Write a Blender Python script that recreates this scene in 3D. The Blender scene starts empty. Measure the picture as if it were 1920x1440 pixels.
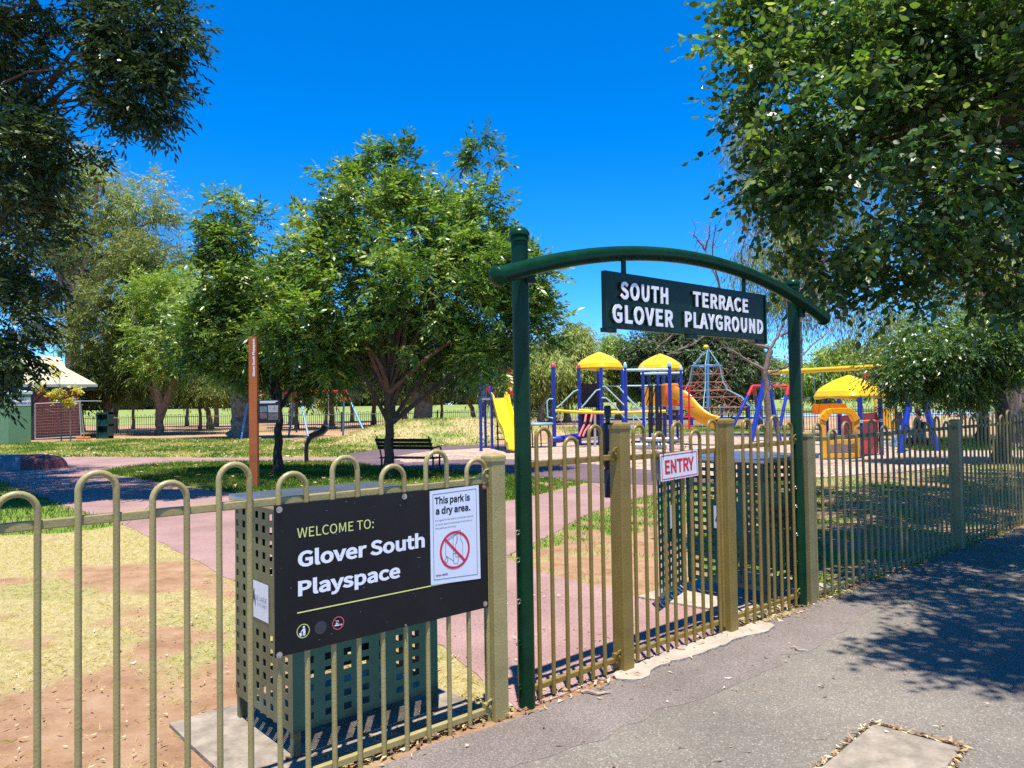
import bpy, bmesh, math, random
import numpy as np
from mathutils import Vector, Matrix

# ------------------------------------------------------------------ camera, sky, sun, exposure
scene = bpy.context.scene
COL = scene.collection
FPX, CAM_H = 1440.0, 1.55
PITCH, ROLL = math.atan(40 / 1440), math.radians(0.9)
_w = np.array([0, math.cos(PITCH), math.sin(PITCH)])
_u0 = np.array([0, -math.sin(PITCH), math.cos(PITCH)])
_r0 = np.array([1.0, 0, 0])
_u = _u0 * math.cos(ROLL) + _r0 * math.sin(ROLL)
_r = _r0 * math.cos(ROLL) - _u0 * math.sin(ROLL)
cam_d = bpy.data.cameras.new("camera")
cam_d.sensor_width = 36; cam_d.lens = 27
cam_d.clip_start = 0.05; cam_d.clip_end = 3000
cam = bpy.data.objects.new("camera", cam_d)
COL.objects.link(cam)
cam.matrix_world = Matrix(((_r[0], _u[0], -_w[0], 0), (_r[1], _u[1], -_w[1], 0), (_r[2], _u[2], -_w[2], CAM_H), (0, 0, 0, 1)))
scene.camera = cam

SUN_EL = math.radians(76.7)
SUN_DIR = np.array([0.075, -0.997, 0])            # horizontal direction towards the sun
world = bpy.data.worlds.new("World"); scene.world = world; world.use_nodes = True
nt = world.node_tree; nt.nodes.clear()
out = nt.nodes.new("ShaderNodeOutputWorld"); bg = nt.nodes.new("ShaderNodeBackground")
sky = nt.nodes.new("ShaderNodeTexSky"); sky.sky_type = 'NISHITA'; sky.sun_disc = False
sky.sun_elevation = SUN_EL; sky.sun_rotation = math.atan2(SUN_DIR[0], SUN_DIR[1])
sky.air_density = 0.6; sky.dust_density = 0.0; sky.ozone_density = 10.0; sky.altitude = 50
hs = nt.nodes.new("ShaderNodeHueSaturation"); hs.inputs['Saturation'].default_value = 1.25
hs.inputs['Hue'].default_value = 0.5015
nt.links.new(sky.outputs[0], hs.inputs['Color']); nt.links.new(hs.outputs[0], bg.inputs[0])
bg.inputs[1].default_value = 0.15
nt.links.new(bg.outputs[0], out.inputs[0])
sun_d = bpy.data.lights.new("sun", 'SUN'); sun_d.energy = 3.9; sun_d.angle = math.radians(0.53); sun_d.color = (1.0, 0.96, 0.88)
sun = bpy.data.objects.new("sun", sun_d); COL.objects.link(sun)
_sv = Vector((SUN_DIR[0] * math.cos(SUN_EL), SUN_DIR[1] * math.cos(SUN_EL), math.sin(SUN_EL)))
sun.rotation_euler = _sv.to_track_quat('Z', 'Y').to_euler(); sun.location = (0, -10, 40)
scene.view_settings.view_transform = 'Standard'; scene.view_settings.look = 'None'
scene.view_settings.exposure = 1.1; scene.view_settings.gamma = 1.0
scene.cycles.use_denoising = False; scene.cycles.max_bounces = 6; scene.cycles.diffuse_bounces = 3; scene.cycles.transmission_bounces = 4
scene.cycles.transparent_max_bounces = 4; scene.cycles.caustics_reflective = False; scene.cycles.caustics_refractive = False

# ------------------------------------------------------------------ measuring helpers (pixels of the 1920 x 1440 photograph)
CAM = np.array([0, 0, CAM_H])
def ray(x, y): return _w + _r * ((x - 960) / FPX) + _u * ((720 - y) / FPX)
def G(x, y, z=0.0):                               # point at height z seen at a pixel
    d = ray(x, y); return CAM + d * ((z - CAM_H) / d[2])
def P(x, y, Y):                                   # point at depth Y seen at a pixel
    d = ray(x, y); return CAM + d * (Y / d[1])
def Z(x, y, Y): return float(P(x, y, Y)[2])
FA = G(935, 1345)[:2]; _fb = G(1517, 1132)[:2]
FD = (_fb - FA) / np.linalg.norm(_fb - FA); FN = np.array([-FD[1], FD[0]])
FANG = math.atan2(FD[1], FD[0])
def fw(s, n=0.0, z=0.0):
    q = FA + FD * s + FN * n; return np.array([q[0], q[1], z])
rng = np.random.default_rng(7)
random.seed(7)
def mound(x, y):
    x = np.asarray(x, float); y = np.asarray(y, float)
    m = np.maximum(0, 1.25 * np.exp(-((x + 2.6) / 5.4) ** 4 - ((y - 36.5) / 5.0) ** 2) - .30)
    ramp = np.clip((y - 80) / 170, 0, 1) * 2.0
    return m + ramp

# ------------------------------------------------------------------ materials
MATS = {}
def _principled(name):
    m = bpy.data.materials.new(name); m.use_nodes = True
    return m, m.node_tree, m.node_tree.nodes['Principled BSDF']
def mat(name, col, rough=0.5, metal=0.0, var=0.12, scale=8.0, bump=0.0, bscale=60.0, spec=0.5, col2=None, coat=0.0, coords='Object'):
    if name in MATS: return MATS[name]
    m, nt, b = _principled(name)
    b.inputs['Roughness'].default_value = rough; b.inputs['Metallic'].default_value = metal
    b.inputs['Specular IOR Level'].default_value = spec
    b.inputs['Coat Weight'].default_value = coat
    tc = nt.nodes.new("ShaderNodeTexCoord")
    n1 = nt.nodes.new("ShaderNodeTexNoise"); n1.inputs['Scale'].default_value = scale; n1.inputs['Detail'].default_value = 6; n1.inputs['Roughness'].default_value = 0.65
    nt.links.new(tc.outputs[coords], n1.inputs['Vector'])
    r = nt.nodes.new("ShaderNodeValToRGB")
    c2 = col2 if col2 else tuple(min(1, c * (1 + var)) for c in col)
    c1 = col if col2 else tuple(c * (1 - var) for c in col)
    r.color_ramp.elements[0].position = 0.32; r.color_ramp.elements[1].position = 0.68
    r.color_ramp.elements[0].color = (*c1, 1); r.color_ramp.elements[1].color = (*c2, 1)
    nt.links.new(n1.outputs['Fac'], r.inputs['Fac']); nt.links.new(r.outputs['Color'], b.inputs['Base Color'])
    if bump:
        n2 = nt.nodes.new("ShaderNodeTexNoise"); n2.inputs['Scale'].default_value = bscale; n2.inputs['Detail'].default_value = 4
        nt.links.new(tc.outputs[coords], n2.inputs['Vector'])
        bp = nt.nodes.new("ShaderNodeBump"); bp.inputs['Strength'].default_value = bump; bp.inputs['Distance'].default_value = 0.02
        nt.links.new(n2.outputs['Fac'], bp.inputs['Height']); nt.links.new(bp.outputs['Normal'], b.inputs['Normal'])
    MATS[name] = m
    return m
def speckle_mat(name, cols, scale, rough=0.9, big=None, bigscale=0.6, bump=0.5, bigamt=0.5, vor=True, dist=0.01):
    """granular ground: voronoi cells coloured through a ramp, times a large soft variation"""
    m, nt, b = _principled(name)
    b.inputs['Roughness'].default_value = rough; b.inputs['Specular IOR Level'].default_value = 0.3
    tc = nt.nodes.new("ShaderNodeTexCoord")
    v = nt.nodes.new("ShaderNodeTexVoronoi"); v.inputs['Scale'].default_value = scale
    nt.links.new(tc.outputs['Object'], v.inputs['Vector'])
    sep = nt.nodes.new("ShaderNodeSeparateColor"); nt.links.new(v.outputs['Color'], sep.inputs[0])
    r = nt.nodes.new("ShaderNodeValToRGB"); el = r.color_ramp.elements
    while len(el) < len(cols): el.new(0.5)
    for e, (p, c) in zip(el, cols): e.position = p; e.color = (*c, 1)
    nt.links.new(sep.outputs[0], r.inputs['Fac'])
    n1 = nt.nodes.new("ShaderNodeTexNoise"); n1.inputs['Scale'].default_value = bigscale; n1.inputs['Detail'].default_value = 8; n1.inputs['Roughness'].default_value = 0.6
    nt.links.new(tc.outputs['Object'], n1.inputs['Vector'])
    r2 = nt.nodes.new("ShaderNodeValToRGB"); r2.color_ramp.elements[0].position = 0.35; r2.color_ramp.elements[1].position = 0.65
    b1, b2 = big if big else ((0.75,) * 3, (1.15,) * 3)
    r2.color_ramp.elements[0].color = (*b1, 1); r2.color_ramp.elements[1].color = (*b2, 1)
    nt.links.new(n1.outputs['Fac'], r2.inputs['Fac'])
    mx = nt.nodes.new("ShaderNodeMix"); mx.data_type = 'RGBA'; mx.blend_type = 'MULTIPLY'; mx.inputs['Factor'].default_value = 1.0
    nt.links.new(r.outputs['Color'], mx.inputs['A']); nt.links.new(r2.outputs['Color'], mx.inputs['B'])
    nt.links.new(mx.outputs['Result'], b.inputs['Base Color'])
    if bump:
        bp = nt.nodes.new("ShaderNodeBump"); bp.inputs['Strength'].default_value = bump; bp.inputs['Distance'].default_value = dist
        nt.links.new(v.outputs['Distance'], bp.inputs['Height']); nt.links.new(bp.outputs['Normal'], b.inputs['Normal'])
    MATS[name] = m
    return m
def tint_mat(name, stops, rough=0.5, trans=0.3, spec=0.4, attr='tint'):
    """leaf and grass colour from a per-leaf attribute"""
    m, nt, b = _principled(name)
    b.inputs['Roughness'].default_value = rough; b.inputs['Specular IOR Level'].default_value = spec
    a = nt.nodes.new("ShaderNodeAttribute"); a.attribute_name = attr
    r = nt.nodes.new("ShaderNodeValToRGB"); el = r.color_ramp.elements
    while len(el) < len(stops): el.new(0.5)
    for e, (p, c) in zip(el, stops): e.position = p; e.color = (*c, 1)
    nt.links.new(a.outputs['Fac'], r.inputs['Fac']); nt.links.new(r.outputs['Color'], b.inputs['Base Color'])
    if trans:
        o = nt.nodes['Material Output']
        t = nt.nodes.new("ShaderNodeBsdfTranslucent")
        br = nt.nodes.new("ShaderNodeMix"); br.data_type = 'RGBA'; br.blend_type = 'MULTIPLY'; br.inputs['Factor'].default_value = 1.0
        br.inputs['B'].default_value = (1.6, 1.7, 0.7, 1)
        nt.links.new(r.outputs['Color'], br.inputs['A']); nt.links.new(br.outputs['Result'], t.inputs['Color'])
        ms = nt.nodes.new("ShaderNodeMixShader"); ms.inputs[0].default_value = trans
        nt.links.new(b.outputs[0], ms.inputs[1]); nt.links.new(t.outputs[0], ms.inputs[2]); nt.links.new(ms.outputs[0], o.inputs['Surface'])
    MATS[name] = m
    return m

# ------------------------------------------------------------------ mesh helpers
class MB:
    """collects geometry; build() links it as ONE mesh object"""
    def __init__(self): self.v = []; self.f = []; self.m = []
    def add(self, vs, fs, mi=0):
        o = len(self.v); self.v += [tuple(map(float, p)) for p in vs]
        for f in fs: self.f.append(tuple(i + o for i in f)); self.m.append(mi)
        return self
    def box(self, c, size, rz=0.0, mi=0):
        cx, cy, cz = c; sx, sy, sz = [k / 2 for k in size]; ca, sa = math.cos(rz), math.sin(rz)
        vs = []
        for z in (-sz, sz):
            for x, y in ((-sx, -sy), (sx, -sy), (sx, sy), (-sx, sy)):
                vs.append((cx + x * ca - y * sa, cy + x * sa + y * ca, cz + z))
        return self.add(vs, [(3, 2, 1, 0), (4, 5, 6, 7), (0, 1, 5, 4), (1, 2, 6, 5), (2, 3, 7, 6), (3, 0, 4, 7)], mi)
    def hexa(self, p8, mi=0):                     # 4 bottom + 4 top corners
        return self.add(p8, [(3, 2, 1, 0), (4, 5, 6, 7), (0, 1, 5, 4), (1, 2, 6, 5), (2, 3, 7, 6), (3, 0, 4, 7)], mi)
    def tube(self, pts, rad, n=8, mi=0, cap=True):
        pts = [np.asarray(p, float) for p in pts]; k = len(pts)
        rads = [rad] * k if np.isscalar(rad) else list(rad)
        ref = None; vs = []
        for i, p in enumerate(pts):
            t = pts[min(i + 1, k - 1)] - pts[max(i - 1, 0)]; t = t / (np.linalg.norm(t) + 1e-9)
            if ref is None:
                ref = np.cross(t, (0, 0, 1.0)) if abs(t[2]) < 0.9 else np.cross(t, (1.0, 0, 0))
            a = ref - t * (ref @ t); a = a / (np.linalg.norm(a) + 1e-9); ref = a; bb = np.cross(t, a)
            for j in range(n):
                th = 2 * math.pi * j / n; vs.append(p + (a * math.cos(th) + bb * math.sin(th)) * rads[i])
        fs = [(i * n + j, i * n + (j + 1) % n, (i + 1) * n + (j + 1) % n, (i + 1) * n + j) for i in range(k - 1) for j in range(n)]
        if cap: fs += [tuple(range(n - 1, -1, -1)), tuple(range((k - 1) * n, k * n))]
        return self.add(vs, fs, mi)
    def lathe(self, prof, n=16, c=(0, 0, 0), mi=0):
        vs = []; k = len(prof)
        for r, z in prof:
            for j in range(n):
                th = 2 * math.pi * j / n; vs.append((c[0] + r * math.cos(th), c[1] + r * math.sin(th), c[2] + z))
        fs = [(i * n + j, i * n + (j + 1) % n, (i + 1) * n + (j + 1) % n, (i + 1) * n + j) for i in range(k - 1) for j in range(n)]
        fs += [tuple(range(n - 1, -1, -1)), tuple(range((k - 1) * n, k * n))]
        return self.add(vs, fs, mi)
    def prism(self, poly, o, ex, ey, th, mi=0):   # polygon in the plane (ex, ey) at o, thickened along ex x ey
        o, ex, ey = [np.asarray(q, float) for q in (o, ex, ey)]; ez = np.cross(ex, ey); ez /= np.linalg.norm(ez)
        k = len(poly); vs = [o + ex * x + ey * y - ez * th / 2 for x, y in poly] + [o + ex * x + ey * y + ez * th / 2 for x, y in poly]
        return self.add(vs, [tuple(range(k - 1, -1, -1)), tuple(range(k, 2 * k))] + [(i, (i + 1) % k, (i + 1) % k + k, i + k) for i in range(k)], mi)
    def ring(self, o, ex, ey, r1, r2, n=40, a0=0, a1=2 * math.pi, mi=0, lift=0.0):
        o, ex, ey = [np.asarray(q, float) for q in (o, ex, ey)]; ez = np.cross(ex, ey); o = o + ez * lift
        vs = []
        for i in range(n + 1):
            t = a0 + (a1 - a0) * i / n; c = ex * math.cos(t) + ey * math.sin(t); vs += [o + c * r1, o + c * r2]
        return self.add(vs, [(2 * i, 2 * i + 1, 2 * i + 3, 2 * i + 2) for i in range(n)], mi)
    def build(self, name, mats, parent=None, smooth=False, bevel=0.0, solid=0.0, loc=None):
        me = bpy.data.meshes.new(name); me.from_pydata(self.v, [], self.f)
        if not isinstance(mats, (list, tuple)): mats = [mats]
        for m in mats: me.materials.append(m)
        if len(mats) > 1: me.polygons.foreach_set('material_index', self.m)
        if smooth:
            me.polygons.foreach_set('use_smooth', [True] * len(self.f))
        me.update()
        o = bpy.data.objects.new(name, me); COL.objects.link(o)
        if parent is not None: o.parent = parent
        if loc is not None: o.location = loc
        if smooth:
            try: me.set_sharp_from_angle(angle=math.radians(40))
            except Exception: pass
        if bevel:
            b = o.modifiers.new("bevel", 'BEVEL'); b.width = bevel; b.segments = 2; b.limit_method = 'ANGLE'
        if solid:
            s = o.modifiers.new("solid", 'SOLIDIFY'); s.thickness = solid; s.offset = 0
        return o
def fast_mesh(name, V, F, mats, parent=None, tint=None, mi=None, smooth=False):
    """V (n,3), F (m,k) arrays"""
    me = bpy.data.meshes.new(name); V = np.asarray(V, np.float32); F = np.asarray(F, np.int32); k = F.shape[1]
    me.vertices.add(len(V)); me.vertices.foreach_set('co', V.ravel())
    me.loops.add(F.size); me.loops.foreach_set('vertex_index', F.ravel())
    me.polygons.add(len(F)); me.polygons.foreach_set('loop_start', np.arange(0, F.size, k, dtype=np.int32))
    me.polygons.foreach_set('loop_total', np.full(len(F), k, np.int32))
    for m in (mats if isinstance(mats, (list, tuple)) else [mats]): me.materials.append(m)
    if mi is not None: me.polygons.foreach_set('material_index', np.asarray(mi, np.int32))
    if smooth: me.polygons.foreach_set('use_smooth', np.ones(len(F), bool))
    if tint is not None:
        at = me.attributes.new('tint', 'FLOAT', 'FACE'); at.data.foreach_set('value', np.asarray(tint, np.float32))
    me.update(calc_edges=True)
    o = bpy.data.objects.new(name, me); COL.objects.link(o)
    if parent is not None: o.parent = parent
    return o
def thing(name, label, cat, loc=(0, 0, 0), rz=0.0, group=None):
    o = bpy.data.objects.new(name, None); COL.objects.link(o); o.empty_display_size = 0.2
    o.location = tuple(map(float, loc)); o.rotation_euler = (0, 0, rz)
    o['label'] = label; o['category'] = cat
    if group: o['group'] = group
    return o
def tag(o, label, cat, group=None):
    o['label'] = label; o['category'] = cat
    if group: o['group'] = group
    return o
def kind(o, k): o['kind'] = k; return o
def fthing(name, label, cat, s, n=0.0, group=None): return thing(name, label, cat, fw(s, n), FANG, group)
def copy_tree(o, parent=None):
    c = o.copy(); COL.objects.link(c); c.parent = parent
    for ch in list(o.children): copy_tree(ch, c)
    return c
_txt_cache = {}
FONT = None
try:                                              # the sans-serif that ships with Blender; its built-in font if that is missing
    FONT = bpy.data.fonts.load(bpy.utils.system_resource('DATAFILES', path='fonts') + '/Noto Sans CJK Regular.woff2')
except Exception: FONT = None
def text_geo(s, bold=0.0, ext=0.0, space=1.0):
    key = (s, bold, ext, space)
    if key in _txt_cache: return _txt_cache[key]
    cu = bpy.data.curves.new("text", 'FONT'); cu.body = s
    if FONT is not None: cu.font = FONT
    cu.size = 1.0; cu.space_character = space; cu.offset = min(bold, .0145); cu.extrude = ext; cu.resolution_u = 4
    ob = bpy.data.objects.new("text", cu); COL.objects.link(ob)
    dg = bpy.context.evaluated_depsgraph_get(); me = bpy.data.meshes.new_from_object(ob.evaluated_get(dg))
    v = np.array([tuple(p.co) for p in me.vertices]); f = [tuple(p.vertices) for p in me.polygons]
    bpy.data.objects.remove(ob); bpy.data.curves.remove(cu); bpy.data.meshes.remove(me)
    _txt_cache[key] = (v, f); return v, f
def text_into(mb, s, o, ex, ey, x0, x1, y0, y1, bold=0.0, depth=0.0, mi=0, lift=0.0, space=1.0):
    """text fitted to the box (x0..x1, y0..y1) of the plane (ex, ey) at o"""
    v, f = text_geo(s, bold, 0.5 if depth else 0.0, space)
    o, ex, ey = [np.asarray(q, float) for q in (o, ex, ey)]; ez = np.cross(ex, ey)
    mn, mx = v.min(0), v.max(0)
    X = x0 + (v[:, 0] - mn[0]) / (mx[0] - mn[0]) * (x1 - x0); Y = y0 + (v[:, 1] - mn[1]) / (mx[1] - mn[1]) * (y1 - y0)
    W = (v[:, 2] + 0.5) * depth + lift if depth else np.full(len(v), lift)
    mb.add([o + ex * a + ey * b + ez * c for a, b, c in zip(X, Y, W)], f, mi)
    return mb
# value noise for placing things
_perm = rng.random((256, 256))
def vnoise(x, y):
    x = np.asarray(x, float); y = np.asarray(y, float)
    xi = np.floor(x).astype(int); yi = np.floor(y).astype(int); fx = x - xi; fy = y - yi
    fx = fx * fx * (3 - 2 * fx); fy = fy * fy * (3 - 2 * fy)
    g = lambda a, b: _perm[a % 256, b % 256]
    return (g(xi, yi) * (1 - fx) + g(xi + 1, yi) * fx) * (1 - fy) + (g(xi, yi + 1) * (1 - fx) + g(xi + 1, yi + 1) * fx) * fy
def fbm(x, y, o=4):
    t = 0; a = 0.5
    for i in range(o): t = t + a * vnoise(np.asarray(x) * 2 ** i + 17 * i, np.asarray(y) * 2 ** i + 31 * i); a *= 0.5
    return t / (1 - 0.5 ** o)
def in_poly(x, y, poly):
    x = np.asarray(x); y = np.asarray(y); r = np.zeros(x.shape, bool); k = len(poly)
    for i in range(k):
        x1, y1 = poly[i]; x2, y2 = poly[(i + 1) % k]
        c = ((y1 > y) != (y2 > y)) & (x < (x2 - x1) * (y - y1) / (y2 - y1 + 1e-12) + x1); r ^= c
    return r
# ------------------------------------------------------------------ ground
def poly(*pts):
    """('f', s, n) = along the fence, (x, y) = pixel of the photograph on level ground"""
    r = []
    for p in pts:
        r.append(tuple(fw(p[1], p[2])[:2]) if p[0] == 'f' else tuple(G(*p)[:2]))
    return r
PATH = poly(('f', .12, -.02), ('f', 2.15, -.02), (1345, 1148), (1240, 1131), (1140, 1105), (1040, 1082), (965, 1056), (950, 1043), (1000, 1020), (1040, 1000), (1100, 965), (1180, 938), (1262, 920),
            (1262, 911), (1108, 906), (1010, 928), (930, 945), (820, 956), (640, 951), (440, 926), (330, 909), (180, 886), (240, 876), (330, 868), (480, 865.5), (642, 866.5), (634, 857), (460, 858.5), (300, 857.5), (145, 856), (0, 861), (-260, 868),
            (-300, 900), (0, 902), (138, 955), (235, 985), (330, 1032), (440, 1090), (620, 1146), (830, 1212))
RUBBER = poly((640, 867), (632, 857), (660, 850), (700, 843), (745, 838.5), (800, 838), (880, 835), (960, 831), (1060, 824), (1200, 815), (1330, 811), (1450, 812), (1450, 890), (1330, 906), (1245, 911), (1105, 905), (930, 890), (830, 884), (700, 875))
MULCH = poly((735, 857), (800, 847), (900, 841), (960, 837), (1100, 827), (1330, 816), (1500, 815), (1640, 830), (1720, 846), (1960, 845), (1960, 862), (1800, 874), (1700, 885), (1540, 896), (1400, 898), (1320, 893), (1240, 884), (1100, 870), (1000, 863), (900, 861), (760, 868))
ISLAND = poly((180, 886), (240, 876), (330, 868), (480, 865.5), (642, 866.5), (700, 875), (830, 884), (930, 890), (1105, 905), (1010, 928), (930, 945), (820, 956), (640, 951), (440, 926), (330, 909))
TRIANGLE = poly((-500, 905), (0, 902), (138, 955), (235, 985), (120, 1000), (0, 1005), (-500, 1000))
FRONTLAWN = poly((-900, 1000), (0, 1005), (120, 1000), (235, 985), (330, 1032), (440, 1090), (830, 1212), ('f', .12, 0), ('f', -8, 0))
WEDGE = poly((965, 1056), (950, 1043), (1000, 1020), (1040, 1000), (1100, 965), (1180, 938), (1262, 920), (1330, 905), (1540, 897), (1560, 1100), (1345, 1148), (1240, 1131), (1140, 1105), (1040, 1082))
WEDGE_DIRT = poly((965, 1056), (960, 1040), (1080, 1018), (1200, 1000), (1290, 985), (1345, 1148), (1240, 1131), (1140, 1105), (1040, 1082))
LAWN = poly((-600, 833), (0, 834), (200, 824), (430, 822), (560, 826), (700, 815), (960, 803), (1200, 799), (1480, 799), (1480, 811), (1330, 810), (1200, 814), (1060, 823), (960, 830), (880, 836), (745, 840), (660, 851), (634, 857), (460, 859), (145, 857), (-600, 868))
SHADEGRASS = poly((1540, 897), (1700, 885), (1800, 874), (1960, 862), (2300, 860), (2300, 1200), ('f', 3.3, 0.02), ('f', 3.0, 0.5))
BACKGRASS = poly((1640, 826), (1960, 815), (1960, 846), (1720, 846))
STRIP = poly((1200, 806), (1480, 803), (1480, 812), (1330, 811), (1200, 815))

def masks(x, y):
    n = fbm(x * 0.9, y * 0.9, 5); n2 = fbm(x * 3.1 + 40, y * 3.1, 4)
    g = np.clip((n - 0.42) * 3, 0, 0.6); d = np.full(x.shape, 0.85)
    far = y > 70; g = np.where(far, 0.25, g)
    fl = in_poly(x, y, FRONTLAWN)
    # bare red dirt patch in the front lawn, dry grass around it
    c1 = G(250, 1075)[:2]; c2 = G(380, 1330)[:2]
    patch = np.exp(-(((x - c1[0]) / 1.1) ** 2 + ((y - c1[1]) / 0.9) ** 2)) + 0.6 * np.exp(-(((x - c2[0]) / 1.5) ** 2 + ((y - c2[1]) / .5) ** 2))
    gf = np.clip((fbm(x * 1.7 + 5, y * 1.7, 5) + 0.3 * n2 - 0.43 - 0.46 * patch + 0.22 * np.clip((y - 4.5) / 4, 0, 1)) * 3.6, 0, 1)
    g = np.where(fl, gf, g); d = np.where(fl, np.clip(0.98 - 0.35 * n2 * (n > .58), 0, 1), d)
    m = in_poly(x, y, TRIANGLE) | in_poly(x, y, ISLAND); g = np.where(m, np.clip(0.75 + n2, 0, 1), g); d = np.where(m, np.clip(n * 1.6 - 0.62, 0, 0.8), d)
    m = in_poly(x, y, WEDGE); wd = in_poly(x, y, WEDGE_DIRT)
    g = np.where(m, np.clip((n2 - 0.30) * 5, 0, 1), g); d = np.where(m, np.clip(n * 1.4 - .5, 0, 1), d)
    g = np.where(wd, np.clip((n2 - 0.55) * 4, 0, 0.7), g); d = np.where(wd, 0.8, d)
    m = in_poly(x, y, LAWN); g = np.where(m, 1.0, g); d = np.where(m, np.clip((n - 0.45) * 2.4 + 0.35 + 0.3 * (mound(x, y) > .1) + 0.1 * np.clip((x + 14) / 10, -1, 1), 0, 1), d)
    m = in_poly(x, y, SHADEGRASS); g = np.where(m, np.clip((n2 - .40) * 4, 0, 1), g); d = np.where(m, np.clip(n - .2, 0, 1), d)
    m = in_poly(x, y, BACKGRASS) | in_poly(x, y, STRIP); g = np.where(m, 0.95, g); d = np.where(m, 0.15 + .4 * (n > .55), d)
    return g, d

def axis(*segs):
    a = []
    for lo, hi, st in segs: a += list(np.arange(lo, hi - 1e-6, st))
    return np.array(a + [segs[-1][1]])
xs = axis((-500, -60, 20), (-60, -16, 1.0), (-16, -7, .25), (-7, 7, .08), (7, 16, .25), (16, 60, 1.0), (60, 500, 20))
ys = axis((-60, 0.4, 3), (0.4, 10, .08), (10, 20, .18), (20, 46, .35), (46, 90, 1.5), (90, 270, 10), (270, 900, 40))
XX, YY = np.meshgrid(xs, ys); gx, gy = XX.ravel(), YY.ravel()
gz = mound(gx, gy) + np.where((gy < 12) & (np.abs(gx) < 8), (fbm(gx * 2.2, gy * 2.2, 3) - .5) * 0.0, 0)
nx, ny = len(xs), len(ys); ii = (np.arange(ny - 1)[:, None] * nx + np.arange(nx - 1)[None, :]).ravel()
m, nt, b = _principled('ground_mix'); b.inputs['Roughness'].default_value = 0.95; b.inputs['Specular IOR Level'].default_value = 0.15
def _n(t, **k):
    q = nt.nodes.new(t)
    for a, v in k.items(): setattr(q, a, v)
    return q
def _ramp(stops):
    r = _n("ShaderNodeValToRGB"); el = r.color_ramp.elements
    while len(el) < len(stops): el.new(.5)
    for e, (p, c) in zip(el, stops): e.position = p; e.color = (*c, 1)
    return r
def _mix(f, a, bb, bt='MIX'):
    q = _n("ShaderNodeMix", data_type='RGBA', blend_type=bt)
    for s, v in (('Factor', f), ('A', a), ('B', bb)):
        if hasattr(v, 'is_linked') or hasattr(v, 'links'): nt.links.new(v, q.inputs[s])
        elif s == 'Factor': q.inputs[s].default_value = v
        else: q.inputs[s].default_value = (*v, 1)
    return q.outputs['Result']
def _noise(sc, det=6, rough=.65):
    q = _n("ShaderNodeTexNoise"); q.inputs['Scale'].default_value = sc; q.inputs['Detail'].default_value = det; q.inputs['Roughness'].default_value = rough
    nt.links.new(tc.outputs['Object'], q.inputs['Vector']); return q.outputs['Fac']
tc = _n("ShaderNodeTexCoord")
ag = _n("ShaderNodeAttribute", attribute_name='grass'); ad = _n("ShaderNodeAttribute", attribute_name='dry')
soil = _ramp([(0.3, (.25, .13, .07)), (0.5, (.385, .225, .125)), (0.72, (.48, .32, .20))]); nt.links.new(_noise(3.0, 9, .72), soil.inputs['Fac'])
green = _ramp([(0.3, (.075, .14, .017)), (0.55, (.17, .25, .032)), (0.75, (.27, .33, .06))]); nt.links.new(_noise(9.0, 8, .75), green.inputs['Fac'])
dry = _ramp([(0.3, (.32, .24, .10)), (0.55, (.47, .38, .18)), (0.75, (.60, .51, .29))]); nt.links.new(_noise(14.0, 8, .75), dry.inputs['Fac'])
gr = _mix(ad.outputs['Fac'], green.outputs['Color'], dry.outputs['Color'])
fin = _noise(30, 9, .85); mm = _n("ShaderNodeMath", operation='ADD'); nt.links.new(ag.outputs['Fac'], mm.inputs[0]); nt.links.new(fin, mm.inputs[1])
mm2 = _n("ShaderNodeMapRange"); mm2.inputs[1].default_value = .72; mm2.inputs[2].default_value = 1.25; nt.links.new(mm.outputs[0], mm2.inputs[0])
nt.links.new(_mix(mm2.outputs[0], soil.outputs['Color'], gr), b.inputs['Base Color'])
bp = _n("ShaderNodeBump"); bp.inputs['Strength'].default_value = .7; bp.inputs['Distance'].default_value = .03; nt.links.new(_noise(45, 6, .75), bp.inputs['Height']); nt.links.new(bp.outputs['Normal'], b.inputs['Normal'])
ground = fast_mesh('ground', np.stack([gx, gy, gz], 1), np.stack([ii, ii + 1, ii + nx + 1, ii + nx], 1), m, smooth=True)
mg, md = masks(gx, gy)
for nm, arr in (('grass', mg), ('dry', md)):
    at = ground.data.attributes.new(nm, 'FLOAT', 'POINT'); at.data.foreach_set('value', arr.astype(np.float32))
kind(ground, 'structure')

def sheet(name, pts, z, mt, jit=0.03, step=0.25, skirt=0.0, seed=0):
    r = np.random.default_rng(seed); q = []
    k = len(pts)
    for i in range(k):
        a = np.array(pts[i]); c = np.array(pts[(i + 1) % k]); L = np.linalg.norm(c - a); n = max(1, min(40, int(L / step)))
        for j in range(n):
            p = a + (c - a) * j / n; t = (c - a) / (L + 1e-9)
            q.append(p + np.array([-t[1], t[0]]) * r.normal(0, jit))
    bm = bmesh.new(); vs = [bm.verts.new((p[0], p[1], z)) for p in q]
    es = [bm.edges.new((vs[i], vs[(i + 1) % len(vs)])) for i in range(len(vs))]
    bmesh.ops.triangle_fill(bm, edges=es, use_beauty=True, normal=(0, 0, 1))
    if skirt:
        ex = bmesh.ops.extrude_edge_only(bm, edges=es)['geom']
        for v in ex:
            if isinstance(v, bmesh.types.BMVert): v.co.z -= skirt
    me = bpy.data.meshes.new(name); bm.to_mesh(me); bm.free(); me.materials.append(mt)
    o = bpy.data.objects.new(name, me); COL.objects.link(o); return o
M_path = speckle_mat('path_asphalt', [(0, (.24, .132, .114)), (.5, (.325, .196, .17)), (1, (.41, .272, .245))], 190, big=((.80, .78, .77), (1.12, 1.12, 1.12)), bigscale=.9, bump=.35, dist=.004)
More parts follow.
